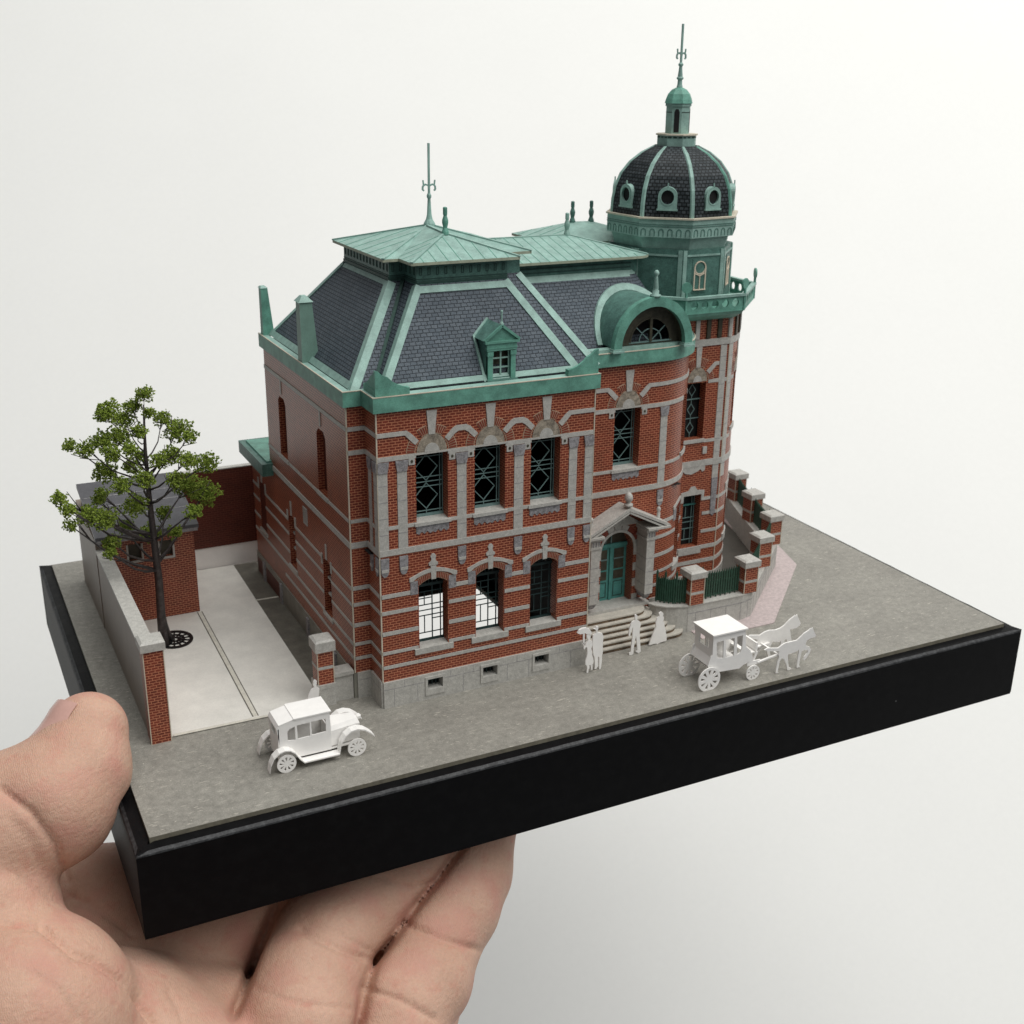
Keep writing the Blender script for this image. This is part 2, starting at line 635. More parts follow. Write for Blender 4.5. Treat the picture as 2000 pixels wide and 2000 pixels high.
# grey board that carries everything, floor cut out under the building
W, D = 14.0, 9.248
HX0, HX1, HY0, HY1 = 3.75, 6.67, 1.95, 5.25
g = Geo()
for x0, x1, y0, y1 in ((0, HX0, 0, D), (HX1, W, 0, D), (HX0, HX1, 0, HY0), (HX0, HX1, HY1, D)):
    g.face([(x0, y0, 0), (x1, y0, 0), (x1, y1, 0), (x0, y1, 0)])
for a, b in (((0, 0), (W, 0)), ((W, 0), (W, D)), ((W, D), (0, D)), ((0, D), (0, 0)), ((HX0, HY0), (HX0, HY1)), ((HX0, HY1), (HX1, HY1)), ((HX1, HY1), (HX1, HY0)), ((HX1, HY0), (HX0, HY0))):
    g.face([(*a, -0.075), (*b, -0.075), (*b, 0), (*a, 0)], 1)
tag(g.build('ground', [BOARD, card('board_edge', (0.20, 0.185, 0.14), 0.2, 10, 0.7)]), kind='structure')

# display box under the board
base = empty('display_base', (W / 2, D / 2, -1.24), 'black paper-wrapped box base held up by the hand', 'display base')
F, FZ, HB = 0.2, -0.06, -1.24
rims = []
for k, (ax, lo, hi) in enumerate((('x', -F, W + F), ('y', -F, D + F), ('x', -F, W + F), ('y', -F, D + F))):
    g = Geo()
    if k == 0:
        g.box(-F, W + F, -F, 0.0, HB + 0.005, FZ - 0.05)
    elif k == 2:
        g.box(-F, W + F, D, D + F, HB + 0.005, FZ - 0.05)
    elif k == 1:
        g.box(W, W + F - 0.003, 0.0, D, HB + 0.005, FZ - 0.05)
    else:
        g.box(-F + 0.003, 0, 0.0, D, HB + 0.005, FZ - 0.05)
    side = g.build('side_panel', BLACK, base)
    # worn top edge: bevelled strip with an uneven outer lip
    g = Geo()
    n = 90 if k in (0, 2) else 60
    L0, L1 = (-F, W + F) if k in (0, 2) else (-F, D + F)

    def P(s, inset, z):
        if k == 0:
            return (s, -F + inset, z)
        if k == 2:
            return (s, D + F - inset, z)
        if k == 1:
            return (W + F - inset, s, z)
        return (-F + inset, s, z)
    rows = []
    for i in range(n + 1):
        s = L0 + (L1 - L0) * i / n
        e = min(s - L0, L1 - s)
        mi_ = min(e, 0.24)
        jit = random.uniform(-0.006, 0.006)
        ss = s
        inn = min(F + 0.03, max(0.0, e))
        rows.append([P(ss, 0.0, FZ - 0.062 + jit), P(ss, min(0.012, e), FZ - 0.028 + jit), P(ss, min(0.05, e), FZ - 0.004 + jit * 0.6), P(ss, inn, FZ)])
    for i in range(n):
        for q in range(3):
            g.face([rows[i][q], rows[i + 1][q], rows[i + 1][q + 1], rows[i][q + 1]], 1 if q < 2 else 0)
    rim = g.build('top_edge', [BLACK, SCUFF], base)
quick('bottom_panel', BLACK, base, lambda g: [g.box(x0, x1, y0, y1, HB - 0.03, HB) for x0, x1, y0, y1 in ((-F + .005, 4.4, -F + .005, D + F - .005), (8.4, W + F - .005, -F + .005, D + F - .005), (4.4, 8.4, -F + .005, 5.0), (4.4, 8.4, 8.8, D + F - .005))])


def sheet(name, poly, z, mat, thick=0.003):
    g = Geo()
    g.prism(poly, z - thick, z, 0)
    return tag(g.build(name, mat), kind='structure')


yard = sheet('yard_paving', [(0.55, 2.21), (2.88, 2.17), (2.99, 7.84), (0.55, 7.86)], 0.012, SLAB, 0.011)
quick('joint_strip', YLINE, yard, lambda g: g.prism([(1.865, 2.26), (1.925, 2.26), (2.0, 6.06), (1.94, 6.06)], 0.012, 0.017))
quick('kerb_edge', YLINE, yard, lambda g: g.prism([(0.74, 2.19), (2.84, 2.155), (2.84, 2.205), (0.74, 2.25)], 0.0125, 0.02))
for x0, x1, xx0, xx1 in ((1.85, 1.863, 1.925, 1.938), (1.928, 1.94, 2.003, 2.014)):
    quick('joint_line', STRIP, yard, lambda g: g.prism([(x0, 2.26), (x1, 2.26), (xx1, 6.06), (xx0, 6.06)], 0.0125, 0.0185))
path = sheet('shaded_side_path', [(2.90, 2.3), (3.40, 2.3), (3.40, 7.8), (2.99, 7.84)], 0.006, STRIP, 0.005)  # path along the wall, with the building's shadow put into its dark colour
quick('path_joint', YLINE, path, lambda g: g.prism([(2.94, 6.12), (3.36, 6.10), (3.36, 6.14), (2.94, 6.155)], 0.006, 0.012))
sheet('pavement', [(9.05, 1.64), (10.49, 1.64), (12.46, 3.50), (12.79, 4.54), (13.3, 7.2), (12.9, 7.2), (12.1, 4.0), (10.2, 2.0), (9.05, 2.0)], 0.012, PINK, 0.011)
sheet('garden_ground', [(8.9, 2.1), (10.3, 2.1), (12.0, 3.75), (12.95, 7.4), (12.9, 8.6), (8.0, 8.6), (8.0, 2.6)], 0.008, GARDEN, 0.007)

# ================================================================== THE BUILDING
house = empty('brick_building', (6.8, 4.2, 0), 'red brick bank building with green copper roofs and domed corner tower', 'building')
YF, XF0, XF1 = 1.724, 3.613, 6.926
XL, Y2, YE = 3.357, 2.179, 2.61
ZC = 4.40
LOWB = [(1.70, 1.76), (1.45, 1.505), (1.13, 1.19), (0.835, 0.885), (0.61, 0.66)]
BRICKED = BRICK

w_front = Wall([(XF0, YF), (XF1, YF)])
w_ret = Wall([(XF0, Y2), (XF0, YF)])
w_strip = Wall([(XL, Y2), (XF0, Y2)])
w_left = Wall([(XL, 7.42), (XL, Y2)])
bay_plan = [(XF1, YE), (8.55, YE)] + arc_pts(8.55, YE + 1.1, 1.1, -90, 10, 20)[1:]
w_bay = Wall(bay_plan)
TX, TY = 9.85, 4.38
tow_r = 1.226
a_edge = math.degrees(math.asin(0.52 / tow_r))
tower_plan = arc_pts(TX, TY, tow_r, -190, -90 - a_edge, 12) + arc_pts(TX, TY, tow_r, -90 + a_edge, 75, 24)
w_tow = Wall(tower_plan)
S_FL = w_tow.s[12]            # s at the left end of the flat front
S_FR = w_tow.s[13]


def seg_top(c, hw, z0, zs, rise, n=8):
    """window outline with a segmental head"""
    pts = [(c - hw, z0), (c + hw, z0)]
    for k in range(n + 1):
        t = 1 - 2 * k / n
        pts.append((c + hw * t, zs + rise * (1 - t * t)))
    return pts


def trim(w, name, loops, mat=STONE, t=0.010, parent=None, o0=0.0):
    g = Geo()
    g.wall(w, loops if isinstance(loops[0], list) else [loops], o0, t)
    return g.build(name, mat, parent or house)


def voussoirs(w, c, z, r0, r1, a0, a1, n, parent):
    """fan of radial bricks: pale mortar plate with raised brick wedges"""
    g = Geo()
    pol = lambda r, a: (c + r * math.cos(math.radians(a)), z + r * math.sin(math.radians(a)))
    N = max(4, n)
    plate = [pol(r0, a0 + (a1 - a0) * k / N) for k in range(N + 1)] + [pol(r1, a1 - (a1 - a0) * k / N) for k in range(N + 1)]
    g.wall(w, [plate], 0.0, 0.006, 0)
    st = (a1 - a0) / n
    for k in range(n):
        b0, b1 = a0 + st * (k + 0.2), a0 + st * (k + 0.8)
        g.wall(w, [[pol(r0 + .012, b0), pol(r1 - .012, b0), pol(r1 - .012, b1), pol(r0 + .012, b1)]], 0.006, 0.011, 1)
    return g.build('arch', [VOUS, VOUSB], parent)


VOUS = card('arch_mortar_print', (0.50, 0.34, 0.235), 0.15, 20, 0.5)
VOUSB = card('arch_brick_print', (0.245, 0.050, 0.028), 0.2, 20, 0.5)


def lattice_upper(w, s, hw, z0, z1, dep, mat=BARS):
    """diamond-leaded window: frame, two diamonds, transoms"""
    g = Geo()
    T_ = 0.013
    P = lambda a, b: w.at(s + a, b, -dep)
    H = z1 - z0
    zz = lambda t: z0 + H * t
    b = lambda a0, b0, a1, b1, t=T_: g.bar(P(a0, b0), P(a1, b1), t, 0.012)
    g.wall(w, [rect(s - hw - .03, s + hw + .03, z0, z0 + 0.055)], -dep - .02, -dep + 0.015)
    xl, xr = -hw + 0.012, hw - 0.012
    xc = -0.02
    for x in (xl, -hw * 0.82, hw * 0.78, xr):
        b(x, z0, x, z1, 0.012)
    b(xl, zz(.985), xr, zz(.985))
    b(xl, zz(.90), xr, zz(.90), .009)
    for c_ in (0.74, 0.32):
        d = 0.19
        for q in ((xc, zz(c_ + d), xc + hw * .72, zz(c_)), (xc + hw * .72, zz(c_), xc, zz(c_ - d)), (xc, zz(c_ - d), xc - hw * .72, zz(c_)), (xc - hw * .72, zz(c_), xc, zz(c_ + d))):
            b(*q)
    for t in (0.60, 0.53, 0.46, 0.10):
        b(xl, zz(t), xr, zz(t), .011)
    b(xc, zz(.92), xc, zz(.995), .011)
    b(xc, zz(.50), xc, zz(.55), .011)
    b(xc, zz(.05), xc, zz(.14), .011)
    return g.build('window', mat, house)


def lattice_lower(w, s, hw, z0, z1, dep, mat=BARSD):
    g = Geo()
    P = lambda a, b: w.at(s + a, b, -dep)
    H = z1 - z0
    b = lambda a0, t0, a1, t1, t=.013: g.bar(P(a0, z0 + H * t0), P(a1, z0 + H * t1), t, 0.012)
    xl, xr = -hw - .01, hw + .01
    g.wall(w, [rect(s - hw - .03, s + hw + .03, z0, z0 + 0.045)], -dep - .02, -dep + 0.015)
    g.wall(w, [rect(s - hw - .03, s + hw + .03, z0 + H * .845, z0 + H * .885)], -dep - .02, -dep + 0.012)
    for x in (-hw * .86, hw * .22, hw * .80):
        b(x, 0, x, .86, .015)
    for t in (0.14, .40, .48, .56, .76):
        b(xl, t, xr, t)
    b(xl, .66, hw * .22, .66, .011)
    b(hw * .22, .34, xr, .34, .011)
    for t0, t1 in ((.14, .40), (.56, .76)):
        b(-hw * .32, t0, -hw * .32, t1, .012)
    # fanlight tracery
    for t0, t1 in ((-.6, -.2), (.2, .6)):
        b(hw * t0, .885, hw * (t0 + t1) / 2, .97, .011)
        b(hw * (t0 + t1) / 2, .97, hw * t1, .885, .011)
    b(0, .885, 0, 1.02, .011)
    return g.build('window', mat, house)


def upper_window(w, s, hw=0.235, z0=2.75, z1=3.73, dep=0.17, humpL=None, humpR=None, apron=True, fan=True):
    win = lattice_upper(w, s, hw, z0, z1, dep)
    quick('sill', STONE, win, lambda g: [g.wall(w, [rect(s - hw - .035, s + hw + .035, z0 - 0.045, z0 + 0.0)], -0.005, 0.035), g.face([w.at(s - hw, z0 + .001, 0.034), w.at(s + hw, z0 + .001, 0.034), w.at(s + hw, z0 + .02, -dep), w.at(s - hw, z0 + .02, -dep)])])
    R0 = hw - 0.012
    if fan:
        ty = [(s + R0 * math.cos(math.radians(a)), z1 + 0.018 + (0.262) * math.sin(math.radians(a))) for a in range(0, 181, 12)]
        t_ = trim(w, 'tympanum', ty, TYMP, 0.008, win)
        quick('tympanum_panel', STONE, win, lambda g: g.wall(w, [[(s + 0.11 * math.cos(math.radians(a)), z1 + 0.02 + 0.125 * math.sin(math.radians(a))) for a in range(0, 181, 15)]], 0.008, 0.014))
        zc = z1 + 0.02
        voussoirs(w, s, zc, R0 + 0.02, 0.375, 3, 40, 6, win)
        voussoirs(w, s, zc, R0 + 0.035, 0.385, 56, 78, 4, win)
        voussoirs(w, s, zc, R0 + 0.035, 0.385, 102, 124, 4, win)
        voussoirs(w, s, zc, R0 + 0.02, 0.375, 140, 177, 6, win)
        trim(w, 'keystone', [(s - 0.045, z1 + .265), (s + 0.045, z1 + .265), (s + 0.075, z1 + .60), (s - 0.075, z1 + .60)], STONE, 0.016, win)
        trim(w, 'lintel', rect(s - hw - .02, s + hw + .02, z1 - 0.004, z1 + 0.022), STONE, 0.014, win)
    if apron:
        n = 6
        ap = [(s - hw - .01, z0 - .055), (s - hw - .01, z0 - .15)]
        for k in range(1, 2 * n):
            ap.append((s - hw - .01 + (2 * hw + .02) * k / (2 * n), z0 - (.175 if k % 2 else .135) - (0.02 if k == n else 0)))
        ap += [(s + hw + .01, z0 - .15), (s + hw + .01, z0 - .055)]
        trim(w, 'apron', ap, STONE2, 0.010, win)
    for sg in (-1, 1):
        x = s + sg * (hw + .062)
        if fan:
            trim(w, 'rosette_block', rect(x - .045, x + .045, 3.60, 3.70), STONE, 0.014, win)
            quick('rosette', BROWND, win, lambda g: g.wall(w, [[(x + .019 * math.cos(a * PI / 4), 3.65 + .022 * math.sin(a * PI / 4)) for a in range(8)]], 0.014, 0.02))
    return win


def lower_window(w, s, hw=0.222, z0=0.835, zs=1.80, rise=0.09, dep=0.17, mat=BARSD, finial=True):
    win = lattice_lower(w, s, hw, z0, zs + rise * .8, dep, mat)
    quick('sill', STONE, win, lambda g: [g.wall(w, [rect(s - hw - .075, s + hw + .075, z0 - .085, z0)], -0.002, 0.03), g.face([w.at(s - hw, z0 + .001, 0.029), w.at(s + hw, z0 + .001, 0.029), w.at(s + hw, z0 + .02, -dep), w.at(s - hw, z0 + .02, -dep)])])
    # brick segmental arch
    g = Geo()
    n = 12
    top = lambda t, e: (s + (hw + .005 + e * .25) * t, zs + rise * (1 - t * t) + 0.004 + e)
    ts = [-1 + 2 * k / n for k in range(n + 1)]
    g.wall(w, [[top(t, 0) for t in ts] + [top(t, .095) for t in ts[::-1]]], 0.0, 0.006, 0)
    for k in range(18):
        t0, t1 = -1 + 2 * (k + .2) / 18, -1 + 2 * (k + .8) / 18
        g.wall(w, [[top(t0, .008), top(t1, .008), top(t1, .088), top(t0, .088)]], 0.006, 0.011, 1)
    g.build('arch', [VOUS, VOUSB], win)
    # stone hood with dropped ends
    hood = []
    for t in ts:
        hood.append((s + (hw + .09) * t, zs + rise * (1 - t * t) + .102))
    up = [(s + (hw + .09) * t, zs + rise * (1 - t * t) + .155) for t in ts[::-1]]
    trim(w, 'hood', [(s - hw - .14, zs + .09), (s - hw - .09, zs + .09)] + hood[1:-1] + [(s + hw + .09, zs + .09), (s + hw + .14, zs + .09), (s + hw + .14, zs + .145)] + up[1:-1] + [(s - hw - .14, zs + .145)], STONE, 0.018, win)
    for sg in (-1, 1):
        x0 = s + sg * (hw + .012)
        x1 = s + sg * (hw + .125)
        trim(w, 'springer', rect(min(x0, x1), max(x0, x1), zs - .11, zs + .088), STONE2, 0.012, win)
    if finial:
        z = zs + rise
        trim(w, 'keystone', [(s - .035, z - .01), (s + .035, z - .01), (s + .042, z + .19), (s - .042, z + .19)], STONE, 0.022, win)
        trim(w, 'finial', [(s - .065, z + .20), (s + .065, z + .20), (s + .07, z + .235), (s + .035, z + .265), (s + .03, z + .30), (s + .042, z + .335), (s + .02, z + .37), (s - .02, z + .37), (s - .042, z + .335), (s - .03, z + .30), (s - .035, z + .265), (s - .07, z + .235)], STONE, 0.02, win)
    return win


def pilaster(w, s0, s1, z0=2.42, z1=3.53, corbel=True, cap=True):
    p = trim(w, 'pilaster', rect(s0, s1, z0, z1), STONE, 0.012)
    for z in np.arange(z0 + .22, z1 - .1, .235):
        quick('joint', STONE2, p, lambda g: g.wall(w, [rect(s0 + .004, s1 - .004, z, z + .008)], 0.012, 0.0135))
    if cap:
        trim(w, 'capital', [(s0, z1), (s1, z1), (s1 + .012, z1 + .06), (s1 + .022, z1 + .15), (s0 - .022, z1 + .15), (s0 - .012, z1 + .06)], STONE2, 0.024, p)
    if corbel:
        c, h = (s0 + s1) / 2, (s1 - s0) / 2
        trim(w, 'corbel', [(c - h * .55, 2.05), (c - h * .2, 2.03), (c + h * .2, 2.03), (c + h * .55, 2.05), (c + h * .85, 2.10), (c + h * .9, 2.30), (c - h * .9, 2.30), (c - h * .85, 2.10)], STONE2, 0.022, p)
        quick('corbel_scroll', STONE, p, lambda g: g.wall(w, [rect(c - h * .75, c + h * .75, 2.10, 2.14)], 0.022, 0.03))
    return p


def bands(w, s0, s1, zs, holes=(), name='string_course', t=0.010, mat=STONE):
    """horizontal bands interrupted by openings (list of (a, b, z0, z1))"""
    for z0, z1 in zs:
        xs = [(s0, s1)]
        for a, b, h0, h1 in holes:
            if h1 > z0 and h0 < z1:
                nx = []
                for p, q in xs:
                    if b <= p or a >= q:
                        nx.append((p, q))
                    else:
                        if a > p:
                            nx.append((p, a))
                        if b < q:
                            nx.append((b, q))
                xs = nx
        for p, q in xs:
            if q - p > 0.01:
                trim(w, name, rect(p, q, z0, z1), mat, t)


def plinth(w, s0, s1, zt=0.41, holes=()):
    g = Geo()
    hs = [rect(a, b, z0, z1) for a, b, z0, z1 in holes]
    g.wall(w, [rect(s0, s1, 0.0, zt)] + hs, -0.12, 0.028)
    p = g.build('plinth', STONE, house)
    k = 0
    for z, ph in ((0.29, 0.0),):
        quick('joint', STONE2, p, lambda g: bands_geo(g, w, s0, s1, z, z + .007, holes, 0.028, 0.0295))
    s = s0 + .18
    while s < s1 - .05:
        for z0, z1, off in ((0.015, 0.29, 0.0), (0.297, zt - .01, 0.16)):
            q = s + off
            if q < s1 - .04 and not any(a - .03 < q < b + .03 for a, b, h0, h1 in holes):
                quick('joint', STONE2, p, lambda g: g.wall(w, [rect(q, q + .006, z0, z1)], 0.028, 0.0295))
        s += .36
    return p


def bands_geo(g, w, s0, s1, z0, z1, holes, o0, o1):
    xs = [(s0, s1)]
    for a, b, h0, h1 in holes:
        if h1 > z0 and h0 < z1:
            nx = []
            for p, q in xs:
                if b <= p or a >= q:
                    nx.append((p, q))
                else:
                    nx += [(p, a), (b, q)]
            xs = nx
    for p, q in xs:
        if q - p > .01:
            g.wall(w, [rect(p, q, z0, z1)], o0, o1)


def brick_wall(name, w, s0, s1, z0, z1, holes, dep=0.19, mat=BRICK):
    g = Geo()
    g.wall(w, [rect(s0, s1, z0, z1)] + holes, None, 0.0)
    for h in holes:
        n = len(h)
        for i in range(n):
            a, b = h[i], h[(i + 1) % n]
            if abs(a[0] - b[0]) < 1e-6:
                uv = [(a[0], a[1]), (b[0], b[1]), (b[0] + dep, b[1]), (a[0] + dep, a[1])]
            else:
                uv = [(a[0], a[1]), (b[0], b[1]), (b[0], b[1] + dep), (a[0], a[1] + dep)]
            g.face([w.at(*a, 0), w.at(*b, 0), w.at(*b, -dep), w.at(*a, -dep)], 0, uv)
    return g.build(name, mat, house)


# ---- pavilion front
UPC = [4.40 - XF0, 5.275 - XF0, 6.15 - XF0]
LOC_ = [4.40 - XF0, 5.285 - XF0, 6.165 - XF0]
BAS = [4.40 - XF0, 5.28 - XF0, 6.14 - XF0]
Lf = w_front.len
holes = [rect(c - .235, c + .235, 2.75, 3.73) for c in UPC] + [seg_top(c, .222, .835, 1.80, .09) for c in LOC_]
brick_wall('front_wall', w_front, 0, Lf, 0.405, ZC, holes)
for c in UPC:
    upper_window(w_front, c)
for c in LOC_:
    lower_window(w_front, c)
bh = [(c - .118, c + .118, .165, .325) for c in BAS]
plinth(w_front, -0.028, Lf + .028, 0.41, bh)
for c in BAS:
    g = Geo()
    for x in (-.06, 0, .06):
        g.bar(w_front.at(c + x, .165, -.09), w_front.at(c + x, .325, -.09), .01)
    g.bar(w_front.at(c - .118, .245, -.09), w_front.at(c + .118, .245, -.09), .01)
    bw = g.build('basement_window', BARSD, house)
    quick('surround', STONE, bw, lambda g: g.wall(w_front, [rect(c - .155, c + .155, .07, .365), rect(c - .118, c + .118, .165, .325)], 0.028, 0.042))
    quick('backing', DARKB, bw, lambda g: g.wall(w_front, [rect(c - .118, c + .118, .165, .325)], None, -.119))
uh = [(c - .235, c + .235, 2.60, 3.74) for c in UPC]
lh = [(c - .235, c + .235, .75, 1.9) for c in LOC_]
lh2 = [(c - .35, c + .35, 1.69, 1.95) for c in LOC_]
bands(w_front, 0, Lf, [(2.335, 2.42)], name='belt_course', t=.018)
bands(w_front, 0, Lf, [(2.71, 2.76)], uh, t=.014)
bands(w_front, 0, Lf, [(3.69, 3.755)], uh, name='impost_band', t=.012)
bands(w_front, 0, Lf, LOWB, lh + lh2)
for a, b in ((3.613, 3.75), (3.89, 4.03), (4.77, 4.91), (5.65, 5.795), (6.53, 6.66), (6.79, 6.926)):
    pilaster(w_front, a - XF0, b - XF0)
# band that rises and falls between the window arches
pts_mid = lambda c0, c1: [(c0 + .19, 3.93), (c0 + .305, 4.045), (c0 + .36, 4.075), (c1 - .36, 4.075), (c1 - .305, 4.045), (c1 - .19, 3.93), (c1 - .245, 3.875), (c1 - .335, 3.965), (c1 - .39, 4.0), (c0 + .39, 4.0), (c0 + .335, 3.965), (c0 + .245, 3.875)]
for c0, c1 in zip(UPC, UPC[1:]):
    trim(w_front, 'arch_band', pts_mid(c0, c1), STONE, 0.016)
c0, c1 = UPC[0], UPC[2]
trim(w_front, 'arch_band', [(0, 4.025), (c0 - .39, 4.025), (c0 - .335, 3.965), (c0 - .245, 3.875), (c0 - .19, 3.93), (c0 - .305, 4.045), (c0 - .36, 4.085), (0, 4.085)], STONE, 0.016)
trim(w_front, 'arch_band', [(c1 + .19, 3.93), (c1 + .245, 3.875), (c1 + .335, 3.965), (c1 + .39, 4.025), (Lf, 4.025), (Lf, 4.085), (c1 + .36, 4.085), (c1 + .305, 4.045)], STONE, 0.016)

# ---- narrow returns left of the pavilion
for w, L in ((w_ret, w_ret.len), (w_strip, w_strip.len)):
    brick_wall('return_wall', w, 0, L, 0.405, ZC, [])
    bands(w, 0, L, [(2.335, 2.42)], name='belt_course', t=.016)
    bands(w, 0, L, [(2.71, 2.76), (3.69, 3.755), (4.025, 4.085)] + LOWB)
    plinth(w, 0.028 if w is w_strip else 0, L, 0.41)
pilaster(w_ret, w_ret.len - .13, w_ret.len - .01)
pilaster(w_ret, .12, .22)
for x, y in ((XF0, YF), (XL, Y2)):
    quick('corner_edge', CREAM, house, lambda g: g.box(x - .010, x + .008, y - .010, y + .008, .41, ZC))

# ---- long left wall with blind windows
Ll = w_left.len
sy = lambda y: 7.42 - y
LUW = [(5.10, 5.50), (3.13, 3.54)]
LLW = [(4.92, 5.26, .95, 1.84), (3.14, 3.49, .85, 1.74), (6.66, 7.02, .98, 1.86)]
holes = []
for a, b in LUW:
    c = (sy(a) + sy(b)) / 2
    holes.append([(sy(b), 2.77), (sy(a), 2.77), (sy(a), 3.66), (c + .11, 3.745), (c - .11, 3.745), (sy(b), 3.66)])
lholes = []
for a, b, z0, z1 in LLW:
    c = (sy(a) + sy(b)) / 2
    lholes.append([(sy(b), z0), (sy(a), z0), (sy(a), z1 - .05), (c + .08, z1), (c - .08, z1), (sy(b), z1 - .05)])
S6 = sy(6.21)
brick_wall('side_wall', w_left, S6, Ll, 2.30, ZC, holes, 0.10)
brick_wall('side_wall', w_left, 0, Ll, 0.35, 2.30, lholes, 0.10)
for h in holes + lholes:
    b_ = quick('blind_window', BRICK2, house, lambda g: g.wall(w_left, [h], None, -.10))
    s0, s1 = h[0][0], h[1][0]
    quick('sill', STONE, b_, lambda g: g.wall(w_left, [rect(s0 - .05, s1 + .05, h[0][1] - .06, h[0][1])], -.002, 0.022))
    if h in lholes:
        for t in (.3, .6):
            z = h[0][1] + .88 * t
            quick('transom', STONE, b_, lambda g: g.wall(w_left, [rect(s0, s1, z, z + .03)], -.10, -.06))
        c = (s0 + s1) / 2
        quick('keystone', STONE, b_, lambda g: g.wall(w_left, [rect(c - .03, c + .03, h[2][1] + .06, h[2][1] + .30)], 0, .012))
        for x in (s0 - .07, s1 + .01):
            quick('jamb_block', STONE, b_, lambda g: g.wall(w_left, [rect(x, x + .06, h[2][1] - .08, h[2][1] + .09)], 0, .012))
    else:
        c = (s0 + s1) / 2
        quick('keystone', STONE, b_, lambda g: g.wall(w_left, [rect(c - .025, c + .025, 3.80, 4.02)], 0, .010))
lhh = [(sy(b) - .01, sy(a) + .01, z0 - .06, z1) for a, b, z0, z1 in LLW]
luh = [(sy(b) - .05, sy(a) + .05, 2.70, 3.7) for a, b in LUW]
bands(w_left, S6, Ll, [(2.71, 2.76), (4.025, 4.085)], luh)
bands(w_left, 0, Ll, [(2.335, 2.42)] if False else [(1.70, 1.745), (1.45, 1.495), (1.13, 1.175), (0.835, 0.885)], lhh)
bands(w_left, S6, Ll, [(2.335, 2.42)], name='belt_course', t=.016)
bands(w_left, sy(5.6), Ll, [(0.61, 0.66)])
g = Geo()
s = sy(4.38)
for k in range(4):
    g.bar(w_left.at(s + .06 * k, 1.98, .008), w_left.at(s + .06 * k, 2.24, .008), .014)
for z in (1.98, 2.24):
    g.bar(w_left.at(s - .01, z, .008), w_left.at(s + .19, z, .008), .014)
g.build('vent_grille', STONE, house)
# stone base of the side wall, shallow panels
g = Geo()
g.wall(w_left, [rect(0, Ll, 0, .40)], -.05, 0.02)
pl_ = g.build('plinth', card('side_plinth_print', (0.27, 0.265, 0.225), 0.15, 5, 0.55), house)
for y in (3.0, 4.35, 5.85, 6.9):
    quick('buttress', STONE2, pl_, lambda g: g.wall(w_left, [rect(sy(y) - .05, sy(y) + .05, 0, .36)], 0.02, 0.05))
for y0, y1 in ((6.0, 6.8), (6.95, 7.35)):
    quick('brick_panel', BRICK2, pl_, lambda g: g.wall(w_left, [rect(sy(y1), sy(y0), .03, .30)], 0.02, 0.026))
# low rear annex with flat green roof
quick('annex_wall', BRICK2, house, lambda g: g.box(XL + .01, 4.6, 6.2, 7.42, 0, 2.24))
ar = quick('annex_roof', GREENM, house, lambda g: g.prism([(3.17, 6.02), (4.7, 6.02), (4.7, 7.55), (3.17, 7.55)], 2.24, 2.45))
quick('roof_panel', GREEN, ar, lambda g: g.prism([(3.27, 6.1), (4.7, 6.1), (4.7, 7.42), (3.27, 7.42)], 2.45, 2.475))

# ---- entrance bay: flat wall running into a quarter-round corner
Lb = w_bay.len
bs = lambda x: x - XF1
BW = bs(8.05)
AW0 = w_bay.s[1] + 1.1 * math.radians(37)     # window on the rounded corner
AWH = .16
door_c = bs(7.965)
DZ = 0.43
dh = [(door_c - .30, DZ), (door_c + .30, DZ)] + [(door_c + .30 * math.cos(math.radians(a)), 1.39 + .30 * math.sin(math.radians(a))) for a in range(0, 181, 12)]
holes = [rect(BW - .235, BW + .235, 2.75, 3.73), dh, seg_top(AW0 + .16, AWH, .835, 1.76, .07), rect(AW0 + .02, AW0 + .36, 2.80, 3.75)]
brick_wall('bay_wall', w_bay, 0, Lb, 0.0, 4.50, holes, 0.24)
upper_window(w_bay, BW)
lower_window(w_bay, AW0 + .16, AWH, .835, 1.76, .07, .17, BARSD, False)
trim(w_bay, 'sill', rect(AW0 - .02, AW0 + .40, 2.745, 2.80), STONE, .03)
bhls = [(BW - .235, BW + .235, 2.60, 3.74), (AW0 + .0, AW0 + .38, 2.74, 3.75)]
bands(w_bay, 0, Lb, [(2.335, 2.42)], name='belt_course', t=.018)
bands(w_bay, 0, Lb, [(2.71, 2.76), (3.69, 3.755)], bhls, t=.013)
blh = [(bs(7.2), bs(8.62), .3, 2.25), (AW0 - .03, AW0 + .35, .74, 1.95)]
bands(w_bay, 0, Lb, LOWB, blh)
p_ = pilaster(w_bay, bs(8.66), bs(8.80))
trim(w_bay, 'arch_band', [(0, 4.025), (BW - .39, 4.025), (BW - .335, 3.965), (BW - .245, 3.875), (BW - .19, 3.93), (BW - .305, 4.045), (BW - .36, 4.085), (0, 4.085)], STONE, 0.016)
trim(w_bay, 'arch_band', [(BW + .19, 3.93), (BW + .245, 3.875), (BW + .335, 3.965), (BW + .39, 4.025), (Lb, 4.025), (Lb, 4.085), (BW + .36, 4.085), (BW + .305, 4.045)], STONE, 0.016)
trim(w_bay, 'plinth', rect(bs(8.62), Lb, 0, .41), STONE, .02)
# return wall of the pavilion beside the steps (faces the door)
quick('return_wall', BRICK, house, lambda g: g.face([(XF1, YF, 0), (XF1, YE, 0), (XF1, YE, ZC), (XF1, YF, ZC)]))
quick('corner_edge', CREAM, house, lambda g: g.box(XF1 - .006, XF1 + .010, YF - .012, YF + .006, .41, ZC))

